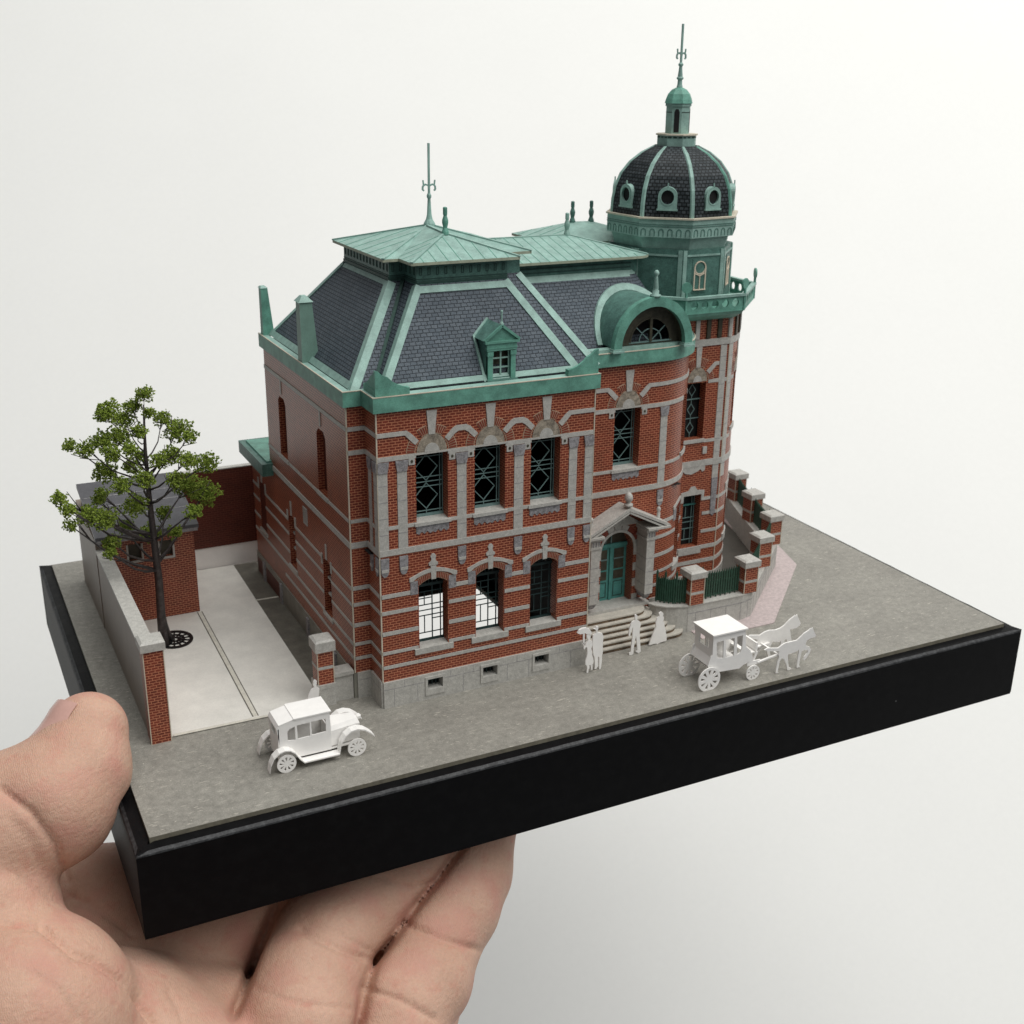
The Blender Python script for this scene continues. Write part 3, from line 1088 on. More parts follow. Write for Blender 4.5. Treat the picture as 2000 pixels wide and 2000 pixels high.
# ---- entrance door, porch and steps
door = quick('door', DOORG, house, lambda g: [
    g.wall(w_bay, [rect(door_c - .31, door_c + .31, DZ, 1.43)], None, -.19),
    g.wall(w_bay, [rect(door_c - .31, door_c + .31, 1.37, 1.43)], -.2, -.165),
    g.wall(w_bay, [rect(door_c - .022, door_c + .022, DZ, 1.37)], -.2, -.165)])
for sg in (-1, 1):
    a, b = sorted((door_c + sg * .065, door_c + sg * .25))
    for z0, z1 in ((.98, 1.33), (.80, .95)):
        quick('glass_panel', BROWND, door, lambda g: g.wall(w_bay, [rect(a, b, z0, z1)], -.19, -.184))
    quick('glazing_bar', BARS, door, lambda g: g.wall(w_bay, [rect(a - .01, b + .01, 1.15, 1.17)], -.184, -.175))
    quick('kick_panel', LINE, door, lambda g: g.wall(w_bay, [rect(a, b, DZ + .06, .76), rect(a + .014, b - .014, DZ + .074, .746)], -.19, -.185))
quick('fanlight', BROWND, door, lambda g: g.wall(w_bay, [[(door_c + .31 * math.cos(math.radians(a)), 1.42 + .29 * math.sin(math.radians(a))) for a in range(0, 181, 12)]], None, -.20))
quick('glazing_bar', BARS, door, lambda g: [g.bar(w_bay.at(door_c, 1.43, -.19), w_bay.at(door_c, 1.70, -.19), .02), g.bar(w_bay.at(door_c - .1, 1.43, -.19), w_bay.at(door_c - .1, 1.68, -.19), .012)])
quick('door_sill', STONE, door, lambda g: g.wall(w_bay, [rect(door_c - .33, door_c + .33, DZ - .02, DZ + .01)], -.2, .03))
# arch surround with alternating stone and brick
g = Geo()
pol = lambda r, a: (door_c + r * math.cos(math.radians(a)), 1.39 + r * math.sin(math.radians(a)))
ringp = lambda r0, r1, a0, a1: [pol(r0, a0 + (a1 - a0) * i / 4) for i in range(5)] + [pol(r1, a1 - (a1 - a0) * i / 4) for i in range(5)]
g.wall(w_bay, [[pol(.302, a) for a in range(0, 181, 10)] + [pol(.345, a) for a in range(180, -1, -10)]], 0, .024, 0)
for k in range(9):
    g.wall(w_bay, [ringp(.347, .43, k * 20 + 1, k * 20 + 19)], 0, .014 if k % 2 else .012, 1 if k in (1, 2, 6, 7) else 0)
g.build('arch', [STONE, VOUSB], door)
for sg in (-1, 1):
    for k in range(7):
        z = DZ + .138 * k
        a, b = sorted((door_c + sg * .305, door_c + sg * (.42 if k % 2 else .40)))
        quick('quoin', BRICK if k % 2 else STONE, door, lambda g: g.wall(w_bay, [rect(a, b, z, z + .137)], 0, .014 if k % 2 else .02))
PY = 2.30
# porch pillars
for x0, x1 in ((7.30, 7.462), (8.325, 8.475)):
    pr_ = quick('porch_pillar', STONE, house, lambda g: [g.box(x0, x1, PY, 2.60, .66, 1.60), g.box(x0 - .015, x1 + .015, PY - .015, 2.60, 1.60, 1.63), g.box(x0, x1, PY, 2.60, 1.63, 1.74), g.box(x0 - .03, x1 + .03, PY - .03, 2.60, 1.74, 1.78)])
    quick('pillar_base', STONE2, pr_, lambda g: g.prism(([(x0 + .06, PY + .10), (x1 - .02, PY + .10), (x1 - .02, 2.6), (x0 + .06, 2.6)], [(x0 + .01, PY + .02), (x1 - .01, PY + .02), (x1 - .01, 2.6), (x0 + .01, 2.6)]), .54, .66))
    for z in (.82, 1.05, 1.28):
        quick('joint', STONE2, pr_, lambda g: g.box(x0 - .002, x1 + .002, PY - .002, 2.59, z, z + .008))
    for k in range(3):
        xx = x0 + .03 + k * .05
        quick('flute', STONE2, pr_, lambda g: g.box(xx, xx + .018, PY - .006, PY + .002, 1.645, 1.725))
# pediment roof
AX, AZ = 7.955, 2.17
g = Geo()
for x0, sgn in ((7.20, 1), (8.70, -1)):
    z0 = 1.80
    pts = [(x0, z0), (AX, AZ)]
    dx, dz = AX - x0, AZ - z0
    L = math.hypot(dx, dz)
    nx, nz = -dz / L * sgn, dx / L * sgn
    t = .042
    lo = [(x0, z0), (AX, AZ - .005)]
    hi = [(x0 + nx * t * .9, z0 + abs(nz) * t), (AX, AZ + t * 1.1)]
    a, b, c_, d_ = (lo[0][0], lo[0][1]), (lo[1][0], lo[1][1]), hi[1], hi[0]
    for y0, y1 in ((PY - .05, 2.6),):
        q = [a, b, c_, d_]
        g.face([(p[0], y0, p[1]) for p in q])
        for i in range(4):
            p, r = q[i], q[(i + 1) % 4]
            g.face([(p[0], y0, p[1]), (r[0], y0, r[1]), (r[0], y1, r[1]), (p[0], y1, p[1])])
    # second moulding under the front edge
    g.bar((x0 + .06 * sgn, PY - .03, z0 - .012), (AX, PY - .03, AZ - .03), .03, .03)
ped = g.build('porch_roof', STONE, house)
for x0, x1 in ((7.18, 7.50), (8.30, 8.72)):
    quick('cornice_end', STONE, ped, lambda g: g.box(x0, x1, PY - .075, 2.6, 1.785, 1.82))
quick('ball_finial', STONE, ped, lambda g: g.lathe(AX, PY + .02, [(.07, AZ + .06), (.07, AZ + .10), (.035, AZ + .115), (.035, AZ + .13), (.062, AZ + .16), (.068, AZ + .20), (.055, AZ + .25), (.025, AZ + .285), (.002, AZ + .29)], 12), True)
for x, y in ((7.38, 2.46), (8.62, 2.46)):
    quick('urn', STONE, ped, lambda g: g.lathe(x, y, [(.05, 1.82), (.05, 1.85), (.025, 1.87), (.03, 1.97), (.02, 1.99), (.034, 2.02), (.034, 2.05), (.018, 2.075), (.002, 2.08)], 10), True)
quick('tympanum_wall', STONE, ped, lambda g: g.plate([(7.45, 1.80), (8.38, 1.80), (AX, 2.08)], 2.585, .01, 0, []))
# steps with rounded right ends
NST = 6
for k in range(NST):
    z1 = .42 - .07 * k
    yfk = 2.20 - .066 * k
    xr = 8.42 + .11 * k
    pts = [(XF1 + .003, 2.62 - .001 * k), (XF1 + .003, yfk)]
    pts += [(xr - .30 + .25 * math.sin(math.radians(a)), yfk + .20 * (1 - math.cos(math.radians(a)))) for a in range(0, 91, 15)]
    pts += [(xr - .05, 2.62 - .001 * k)]
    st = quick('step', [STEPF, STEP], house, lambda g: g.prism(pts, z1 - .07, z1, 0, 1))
    nos = [(p[0], p[1] - .012) for p in pts[1:-1]]
    quick('nosing', STEP, st, lambda g: g.prism([(pts[1][0], pts[1][1] + .03)] + nos + [(pts[-2][0] + .012, pts[-2][1] + .03)], z1 - .02, z1 + .003))
quick('landing_wall', STONE, house, lambda g: g.box(7.02, 8.50, 2.40, 2.605, .42, .47))

# ---- round brick tower shaft
Lt = w_tow.len
fs = lambda x: S_FL + (x - (TX - .52))
TC = fs(9.775)
TR1 = S_FR + tow_r * math.radians(22)
holes = [rect(TC - .185, TC + .185, 2.83, 3.80), rect(fs(9.83) - .175, fs(9.83) + .175, .88, 1.83),
         rect(TR1 - .16, TR1 + .16, 2.92, 3.86), rect(TR1 + .05 - .16, TR1 + .05 + .16, .95, 1.83)]
brick_wall('tower_wall', w_tow, 0, Lt, 0.0, 4.90, holes, 0.16)
# tower window with three small diamonds
for s_, z0, z1 in ((TC, 2.83, 3.80), (TR1, 2.92, 3.86)):
    g = Geo()
    P = lambda a, b: w_tow.at(s_ + a, b, -.14)
    for c_ in (.84, .50, .17):
        zc, d, e = z0 + (z1 - z0) * c_, .10, .075
        for q in ((0, d, e, 0), (e, 0, 0, -d), (0, -d, -e, 0), (-e, 0, 0, d)):
            g.bar(P(q[0], zc + q[1]), P(q[2], zc + q[3]), .011)
        g.bar(P(0, zc + d), P(0, zc + d + .08), .01)
        g.bar(P(0, zc - d), P(0, zc - d - .06), .01)
    g.bar(P(-.18, z0 + .66), P(.18, z0 + .66), .035, .012)
    g.bar(P(-.18, z0 + .33), P(.18, z0 + .33), .012)
    wn = g.build('window', BARS, house)
    trim(w_tow, 'sill', rect(s_ - .21, s_ + .21, z0 - .06, z0), STONE, .03, wn)
    ty = [(s_ + .19 * math.cos(math.radians(a)), z1 + .02 + .245 * math.sin(math.radians(a))) for a in range(0, 181, 12)]
    trim(w_tow, 'tympanum', ty, TYMP, .008, wn)
    trim(w_tow, 'tympanum_panel', [(s_ + .085 * math.cos(math.radians(a)), z1 + .02 + .105 * math.sin(math.radians(a))) for a in range(0, 181, 15)], STONE, .013, wn)
    voussoirs(w_tow, s_, z1 + .02, .215, .33, 3, 40, 6, wn)
    voussoirs(w_tow, s_, z1 + .02, .255, .40, 58, 79, 4, wn)
    voussoirs(w_tow, s_, z1 + .02, .255, .40, 101, 122, 4, wn)
    voussoirs(w_tow, s_, z1 + .02, .215, .33, 140, 177, 6, wn)
    trim(w_tow, 'keystone', [(s_ - .04, z1 + .262), (s_ + .04, z1 + .262), (s_ + .055, 4.41), (s_ - .055, 4.41)], STONE, .014, wn)
    trim(w_tow, 'arch_band', [(s_ + .17, z1 + .19), (s_ + .225, z1 + .135), (s_ + .36, z1 + .27), (s_ + .41, z1 + .27), (s_ + .41, z1 + .33), (s_ + .33, z1 + .33)], STONE, .013, wn)
for s_, z0, z1 in ((fs(9.83), .88, 1.83), (TR1 + .05, .95, 1.83)):
    g = Geo()
    P = lambda a, b: w_tow.at(s_ + a, b, -.14)
    g.bar(P(-.175, 1.62), P(.175, 1.62), .05, .014, 0)
    for z in (1.38, 1.30, 1.18, .98):
        g.bar(P(-.175, z), P(.175, z), .014, .012, 1)
    for x, za, zb in ((-.03, 1.40, 1.58), (-.03, .99, 1.17), (.1, .9, 1.8), (.15, .9, 1.8)):
        g.bar(P(x, za), P(x, zb), .012, .012, 1)
    wn = g.build('window', [DOORG, BARS], house)
    trim(w_tow, 'sill', rect(s_ - .23, s_ + .23, z0 - .13, z0), STONE, .025, wn)
    trim(w_tow, 'hood', [(s_ - .23, 1.72), (s_ - .18, 1.72), (s_ - .18, 1.835), (s_ + .18, 1.835), (s_ + .18, 1.72), (s_ + .23, 1.72), (s_ + .235, 1.90), (s_ + .09, 1.92), (s_ + .04, 1.99), (s_ - .04, 1.99), (s_ - .09, 1.92), (s_ - .235, 1.90)], STONE, .016, wn)
th = [(TC - .22, TC + .22, 2.6, 3.85), (TR1 - .2, TR1 + .2, 2.6, 3.9), (fs(9.83) - .22, fs(9.83) + .22, .75, 2.0), (TR1 - .18, TR1 + .26, .8, 2.0)]
bands(w_tow, 0, Lt, [(1.715, 1.77), (1.445, 1.50), (1.115, 1.17), (.815, .885), (.555, .625)], th)
bands(w_tow, 0, Lt, [(2.345, 2.45)], name='belt_course', t=.018)
bands(w_tow, 0, Lt, [(2.755, 2.81), (3.78, 3.84)], th)
bands(w_tow, 0, Lt, [(4.41, 4.52)], name='entablature', t=.022)
trim(w_tow, 'plinth', rect(0, Lt, 0, .36), STONE, .02)
for s0 in (S_FR - .17, S_FR + .012, S_FL + .01):
    pilaster(w_tow, s0, s0 + .12, 2.1 if s0 > S_FL + .5 else 2.42, 4.40, False, False)
trim(w_tow, 'corbel', [(S_FR - .16, 1.46), (S_FR - .11, 1.40), (S_FR - .06, 1.46), (S_FR - .05, 2.1), (S_FR - .17, 2.1)], STONE2, .018)
for k in range(16):
    s_ = S_FL - .3 + k * .215
    trim(w_tow, 'bracket', rect(s_, s_ + .075, 4.53, 4.84), BROWND if k % 3 else STONE, .03)
for s_ in (TC - .25, TC + .23):
    tb = trim(w_tow, 'bracket', rect(s_ - .04, s_ + .04, 2.56, 2.68), STONE, .03)
sa = TC
trim(w_tow, 'apron', [(sa - .25, 2.35), (sa - .25, 2.27), (sa - .18, 2.29), (sa - .12, 2.24), (sa, 2.215), (sa + .12, 2.255), (sa + .18, 2.29), (sa + .22, 2.24), (sa + .27, 2.26), (sa + .27, 2.35)], STONE, .014)
quick('corner_edge', CREAM, house, lambda g: g.bar(w_tow.at(S_FR, 0, .004), w_tow.at(S_FR, 4.86, .004), .014))
# plain rear and street walls (seen only from the side)
quick('rear_wall', BRICK, house, lambda g: [g.face([(3.36, 6.21, 0), (8.0, 6.21, 0), (8.0, 6.21, 4.4), (3.36, 6.21, 4.4)]), g.face([(8.0, 6.21, 0), (8.0, 6.9, 0), (8.0, 6.9, 4.6), (8.0, 6.21, 4.6)]), g.face([(8.0, 6.9, 0), (10.2, 6.9, 0), (10.2, 6.9, 4.6), (8.0, 6.9, 4.6)]), g.face([(10.2, 6.9, 0), (10.2, 5.4, 0), (10.2, 5.4, 4.6), (10.2, 6.9, 4.6)])])

# ---- balcony, lantern, dome
oc = lambda a: octagon(TX, TY, a)
bal = quick('balcony', [GREEN, GREENL], house, lambda g: [g.prism((oc(1.20), oc(1.33)), 4.86, 4.95), g.prism((oc(1.33), oc(1.355)), 4.95, 5.0), g.prism((oc(1.37), oc(1.37)), 5.0, 5.018)])
ob = oc(1.36)
oi = oc(1.325)
for k in range(8):
    a, b = ob[k], ob[(k + 1) % 8]
    wk = Wall([a, b])
    L = wk.len
    holes = [[(L / 2 + (j - 2) * L * .175 + L * .058 * math.cos(q * PI / 6), 5.135 + .068 * math.sin(q * PI / 6)) for q in range(12)] for j in range(5)]
    quick('parapet', GREEN, bal, lambda g: [g.wall(wk, [rect(0, L, 5.018, 5.235)] + holes, -.03, 0.0), g.wall(Wall([oi[(k + 1) % 8], oi[k]]), [rect(0, L * .97, 5.018, 5.235)] + [[(L * .97 - p[0] + L * .015, p[1]) for p in h] for h in holes], None, 0.0)])
    ro, ri = oc(1.39), oc(1.31)
    quick('rail', GREENL, bal, lambda g: g.prism([ro[k], ro[(k + 1) % 8], ri[(k + 1) % 8], ri[k]], 5.235, 5.275))
    vx, vy = ob[k]
    d = Vector((vx - TX, vy - TY, 0)).normalized()
    q = Vector((-d.y, d.x, 0))

    def disc(g):
        g.bar((vx, vy, 5.0), (vx, vy, 5.36), .03)
        n = 18
        for off in (-.012, .012):
            ring = [(vx + q.x * .085 * math.cos(2 * PI * i / n) + d.x * off, vy + q.y * .085 * math.cos(2 * PI * i / n) + d.y * off, 5.43 + .085 * math.sin(2 * PI * i / n)) for i in range(n)]
            g.face(ring if off < 0 else ring[::-1])
        for i in range(n):
            a0, a1 = 2 * PI * i / n, 2 * PI * (i + 1) / n
            g.face([(vx + q.x * .085 * math.cos(aa) + d.x * oo, vy + q.y * .085 * math.cos(aa) + d.y * oo, 5.43 + .085 * math.sin(aa)) for aa, oo in ((a0, -.012), (a1, -.012), (a1, .012), (a0, .012))])
    quick('disc_finial', GREEN, bal, disc)
lan = quick('lantern', GREENM, house, lambda g: g.prism(oc(.955), 5.0, 5.95))
ol = oc(.955)
for k in range(8):
    wk = Wall([ol[k], ol[(k + 1) % 8]])
    L = wk.len
    m_ = L / 2 - .06 * (k == 0)
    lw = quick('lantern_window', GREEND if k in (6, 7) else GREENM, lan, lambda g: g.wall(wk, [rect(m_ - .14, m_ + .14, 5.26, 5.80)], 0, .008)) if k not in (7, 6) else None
    for s0 in (.0, L - .075):
        quick('corner_strip', GREENL, lan, lambda g: g.wall(wk, [rect(s0 + .004, s0 + .071, 5.02, 5.94)], 0, .018))
    quick('head_strip', GREENL, lan, lambda g: g.wall(wk, [rect(.08, L - .08, 5.84, 5.87)], 0, .016))
    if k in (0, 1, 2, 3, 4):
        def fr(g):
            P = lambda a, b: wk.at(m_ + a, b, .014)
            hw = .105
            bb = lambda a0, b0, a1, b1, t=.02: g.bar(P(a0, b0), P(a1, b1), t, .016)
            bb(-hw - .012, 5.31, hw + .012, 5.31, .03)
            bb(-hw, 5.31, -hw, 5.66)
            bb(hw, 5.31, hw, 5.66)
            for i in range(8):
                a0, a1 = math.radians(i * 22.5), math.radians(i * 22.5 + 22.5)
                bb(hw * math.cos(a0), 5.66 + .10 * math.sin(a0), hw * math.cos(a1), 5.66 + .10 * math.sin(a1))
            for i in range(7, 14):
                a0, a1 = math.radians(i * 25.7), math.radians(i * 25.7 + 25.7)
                bb(.095 * math.cos(a0), 5.64 + .08 * math.sin(a0), .095 * math.cos(a1), 5.64 + .08 * math.sin(a1), .014)
            bb(0, 5.56, 0, 5.31, .014)
            for s_ in (-1, 1):
                bb(0, 5.53, s_ * hw, 5.575, .012)
        quick('window_frame', FRAMEW, lw, fr)
DROT = math.radians(6)
oc = lambda a: octagon(TX, TY, a, DROT)
quick('dome_collar', GREENL, house, lambda g: g.prism((oc(.90), oc(.945)), 5.95, 6.15))
ring = quick('dome_ring', [GREENL, GREEN, CREAM], house, lambda g: [g.prism(oc(1.02), 6.14, 6.42, 0), g.prism(oc(1.045), 6.42, 6.445, 2)])
orr = oc(1.02)
for k in range(8):
    wk = Wall([orr[k], orr[(k + 1) % 8]])
    L = wk.len

    def arches(g):
        for i in range(6):
            c = L * (i + .5) / 6
            out = [(c - .042, 6.16), (c - .042, 6.23)] + [(c - .042 * math.cos(math.radians(a)), 6.23 + .045 * math.sin(math.radians(a))) for a in range(20, 180, 20)] + [(c + .042, 6.23), (c + .042, 6.16)]
            inn = [(c + .028, 6.16), (c + .028, 6.23)] + [(c + .028 * math.cos(math.radians(a)), 6.23 + .031 * math.sin(math.radians(a))) for a in range(20, 180, 20)] + [(c - .028, 6.23), (c - .028, 6.16)]
            g.wall(wk, [out + inn], 0, .006)
        g.wall(wk, [rect(.0, L, 6.305, 6.315)], 0, .008)
        g.wall(wk, [rect(.0, L, 6.335, 6.343)], 0, .008)
    quick('arcade_relief', GREENM, ring, arches)
DOME = [(.965, 6.445), (.955, 6.65), (.92, 6.86), (.84, 7.06), (.705, 7.24), (.53, 7.385), (.34, 7.485)]
dome = empty('dome', (0, 0, 0))
bpy.data.objects.remove(dome)
g = Geo()
for k in range(8):
    arcl = 0
    for (a0, z0), (a1, z1) in zip(DOME, DOME[1:]):
        o0, o1 = oc(a0), oc(a1)
        dl = math.hypot(a1 - a0, z1 - z0)
        w0 = a0 * math.tan(PI / 8)
        w1 = a1 * math.tan(PI / 8)
        g.face([(*o0[k], z0), (*o0[(k + 1) % 8], z0), (*o1[(k + 1) % 8], z1), (*o1[k], z1)], 0, [(-w0 + k * 3, arcl), (w0 + k * 3, arcl), (w1 + k * 3, arcl + dl), (-w1 + k * 3, arcl + dl)])
        arcl += dl
dome = g.build('dome', SLATE2, house)
for k in range(8):
    g = Geo()
    rp = []
    for a, z in DOME:
        r = a / math.cos(PI / 8)
        ang = DROT - PI / 2 - PI / 8 + k * PI / 4
        wv = .052 if a > .5 else .035
        d = Vector((math.cos(ang), math.sin(ang), 0))
        q = Vector((-d.y, d.x, 0))
        c = Vector((TX, TY, z)) + d * (r + .012)
        rp.append([c - q * wv - d * .055, c - q * wv * .45, c + q * wv * .45, c + q * wv - d * .055])
    for A, B in zip(rp, rp[1:]):
        for i in range(3):
            g.face([A[i], A[i + 1], B[i + 1], B[i]])
    g.build('rib', GREENL if k != 1 else GREEN, dome)
    # oculus window plate
    fa = DROT - PI / 2 + k * PI / 4
    d = Vector((math.cos(fa), math.sin(fa), 0))
    q = Vector((-d.y, d.x, 0))
    c0 = Vector((TX, TY, 0)) + d * .985
    pw = Wall([tuple((c0 - q * .4).xy), tuple((c0 + q * .4).xy)])
    out = [(.4 - .15, 6.57), (.4 + .15, 6.57), (.4 + .15, 6.76)] + [(.4 + .15 * math.cos(math.radians(a)), 6.77 + .145 * math.sin(math.radians(a))) for a in range(15, 180, 15)] + [(.4 - .15, 6.76)]
    hole = [(.4 + .108 * math.cos(i * PI / 9), 6.755 + .115 * math.sin(i * PI / 9)) for i in range(18)]
    ocu = quick('oculus_window', GREENL, dome, lambda g: [g.wall(pw, [out, hole], -.09, 0.0), g.wall(pw, [rect(.4 - .165, .4 + .165, 6.55, 6.575)], -.06, .012), g.wall(pw, [[(.4 - .012, 6.905), (.4 + .012, 6.905), (.4 + .006, 6.97), (.4 - .006, 6.97)]], -.02, 0)])
    quick('oculus_rim', GREENL, dome, lambda g: g.wall(pw, [[(.4 + .118 * math.cos(i * PI / 9), 6.755 + .125 * math.sin(i * PI / 9)) for i in range(18)], [(.4 + .102 * math.cos(i * PI / 9), 6.755 + .109 * math.sin(i * PI / 9)) for i in range(18)]], 0, .008))
    quick('oculus_glass', DARKB, dome, lambda g: g.wall(pw, [hole], None, -.035))
cup = quick('cupola', [GREENL, CREAM], house, lambda g: [g.prism(oc(.30), 7.47, 7.645), g.prism(oc(.325), 7.645, 7.668, 1)])
ocl = oc(.30)
for k in range(8):
    wk = Wall([ocl[k], ocl[(k + 1) % 8]])
    quick('panel_mark', LINE, cup, lambda g: [g.wall(wk, [rect(i * .085 + .012, i * .085 + .07, 7.605, 7.628)], 0, .003) for i in range(3)])
quick('cupola_lantern', [GREENL, DARKB], cup, lambda g: [
    g.prism(oc(.185), 7.66, 8.09, 0), [g.wall(Wall([oc(.185)[k], oc(.185)[(k + 1) % 8]]), [[(.035, 7.69), (.118, 7.69), (.118, 8.0), (.097, 8.045), (.056, 8.045), (.035, 8.0)]], 0, .004, 1) for k in (1, 3, 5, 7)], [g.wall(Wall([oc(.185)[k], oc(.185)[(k + 1) % 8]]), [rect(.0, .153, 7.99, 8.0)], 0, .004, 1) for k in (0, 2, 4, 6)], g.prism(oc(.20), 8.085, 8.13)])
quick('cupola_dome', GREEN, cup, lambda g: [g.prism((oc(a0), oc(a1)), z0, z1) for (a0, z0), (a1, z1) in zip([(.215, 8.13), (.20, 8.19), (.17, 8.27), (.115, 8.335), (.045, 8.37)], [(.20, 8.19), (.17, 8.27), (.115, 8.335), (.045, 8.37), (.03, 8.385)])])


def spire(g, x, y, prof, fz, tip, fw=.10, th=.02):
    g.lathe(x, y, prof, 10)
    g.bar((x, y, prof[-1][1] - .02), (x, y, tip), .028)
    # flat fleur: two curled arms
    for s_ in (-1, 1):
        pts = [(x + s_ * .0, fz + .02), (x + s_ * fw * .45, fz + .045), (x + s_ * fw * .8, fz + .02), (x + s_ * fw * .85, fz - .03), (x + s_ * fw * .65, fz - .045)]
        for p, q in zip(pts, pts[1:]):
            g.bar((p[0], y, p[1]), (q[0], y, q[1]), .022, .022)
        g.bar((x + s_ * fw * .7, y, fz + .03), (x + s_ * fw * .78, y, fz + .105), .018, .018)


quick('spire', GREENL, cup, lambda g: spire(g, TX, TY, [(.05, 8.375), (.04, 8.41), (.035, 8.48), (.055, 8.495), (.055, 8.515), (.04, 8.53), (.025, 8.68), (.04, 8.70), (.04, 8.72), (.02, 8.74)], 8.84, 9.31))

# ---- cornices
def cornice(name, outer, inner, z0, z1, parent=house, mats=None):
    g = Geo()
    n = len(outer)
    for i in range(n - 1):
        a, b, c, d = outer[i], outer[i + 1], inner[i + 1], inner[i]
        g.face([(*a, z0), (*b, z0), (*b, z1), (*a, z1)], 0)
        g.face([(*a, z1), (*b, z1), (*c, z1), (*d, z1)], 1)
        g.face([(*a, z0), (*b, z0), (*c, z0), (*d, z0)], 0)
        g.face([(*c, z1), (*d, z1), (*d, z0), (*c, z0)], 0)
    for i in (0, n - 1):
        g.face([(*outer[i], z0), (*outer[i], z1), (*inner[i], z1), (*inner[i], z0)], 0)
    return g.build(name, mats or [GREEN, GREENL], parent)


e = .055
cor = cornice('cornice', [(XL - e, 6.26), (XL - e, Y2 - e), (XF0 - e, Y2 - e), (XF0 - e, YF - e), (XF1 + e, YF - e), (XF1 + e, YE - .1)],
              [(XL + .05, 6.26), (XL + .05, Y2 + .05), (XF0 + .05, Y2 + .05), (XF0 + .05, YF + .12), (XF1 - .03, YF + .12), (XF1 - .03, YE - .1)], 4.375, 4.59)
cornice('cornice_lip', [(XL - e - .004, 6.26), (XL - e - .004, Y2 - e - .004), (XF0 - e - .004, Y2 - e - .004), (XF0 - e - .004, YF - e - .004), (XF1 + e + .004, YF - e - .004)],
        [(XL - e + .012, 6.26), (XL - e + .012, Y2 - e + .012), (XF0 - e + .012, Y2 - e + .012), (XF0 - e + .012, YF - e + .012), (XF1 + e - .012, YF - e + .012)], 4.582, 4.594, cor, [CREAM, CREAM])
quick('gutter', LINE, house, lambda g: g.prism([(XL + .03, 6.2), (XL + .03, Y2 + .04), (XF0 + .03, Y2 + .04), (XF0 + .03, YF + .1), (XF1 - .02, YF + .1), (XF1 + .2, 2.7), (XF1 + .2, 6.2)], 4.46, 4.50))
boff = lambda d: [w_bay.at(s, 0, d)[:2] for s in np.linspace(0, Lb, 40)]
bc = cornice('bay_cornice', boff(.085), boff(-.10), 4.43, 4.64)
cornice('cornice_step', boff(.045), boff(-.10), 4.64, 4.69, bc, [GREENL, GREENL])
cornice('cornice_lip', boff(.09), boff(.072), 4.632, 4.646, bc, [CREAM, CREAM])

# ---- added black lining stands in for the shade of the rooms (the floor stays open)
quick('added_dark_lining', DARKB, house, lambda g: [
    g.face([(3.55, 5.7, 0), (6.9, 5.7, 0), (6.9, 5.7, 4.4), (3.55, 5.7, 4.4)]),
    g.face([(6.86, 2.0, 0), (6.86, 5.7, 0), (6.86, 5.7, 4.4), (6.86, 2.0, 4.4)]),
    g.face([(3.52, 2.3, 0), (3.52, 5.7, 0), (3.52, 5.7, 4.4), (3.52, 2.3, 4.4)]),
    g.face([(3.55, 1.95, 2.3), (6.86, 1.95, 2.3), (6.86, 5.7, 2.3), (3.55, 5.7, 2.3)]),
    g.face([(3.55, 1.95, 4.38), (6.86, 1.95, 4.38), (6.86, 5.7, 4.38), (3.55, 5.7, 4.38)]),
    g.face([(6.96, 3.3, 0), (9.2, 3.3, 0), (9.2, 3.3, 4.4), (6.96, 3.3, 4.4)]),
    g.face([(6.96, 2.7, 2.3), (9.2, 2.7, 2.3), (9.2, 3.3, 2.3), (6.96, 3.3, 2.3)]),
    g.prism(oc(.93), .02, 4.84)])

# ---- corner ornaments on the pavilion cornice
for x, sg in ((XF0 - .01, 1), (XF1 + .02, -1)):
    def acro(g):
        xs = sorted((x, x + sg * .48))
        g.box(xs[0], xs[1], YF - .035, YF + .06, 4.594, 4.68)
        pr2 = [(0, 4.682), (0, 4.94), (.05, 4.925), (.10, 4.88), (.13, 4.86), (.18, 4.84), (.24, 4.78), (.32, 4.73), (.45, 4.682)]
        pol_ = [(x + sg * a, b) for a, b in pr2]
        g.plate(pol_ if sg < 0 else pol_[::-1], YF - .028, .04)
        if sg > 0:
            g.box(x, x + .06, YF + .06, YF + .42, 4.594, 4.68)
            w2 = Wall([(x + .006, YF + .42), (x + .006, YF - .03)])
            g.wall(w2, [[(w2.len - a, b) for a, b in pr2]], -.03, 0)
    quick('acroterion', GREEN, house, acro)

# ---- mansard roofs
ZB, ZT = 4.58, 5.83


def slope(g, pts, mi=0):
    """roof panel with uv along its base"""
    p = [Vector(q) for q in pts]
    u = (p[1] - p[0]).normalized()
    n = u.cross(p[-1] - p[0]).normalized()
    v = n.cross(u)
    g.face(pts, mi, [((q - p[0]).dot(u), (q - p[0]).dot(v)) for q in p])


def strip(g, p, q, w, n, t=.014, mi=0):
    """flat raised strip from p to q lying on a surface of normal n"""
    p, q, n = Vector(p), Vector(q), Vector(n).normalized()
    d = (q - p).normalized()
    s_ = d.cross(n).normalized() * (w / 2)
    a = [p - s_ + n * t, p + s_ + n * t, q + s_ + n * t, q - s_ + n * t]
    lo = [x - n * (t + .01) for x in a]
    g.face(a, mi)
    for i in range(4):
        g.face([lo[i], lo[(i + 1) % 4], a[(i + 1) % 4], a[i]], mi)


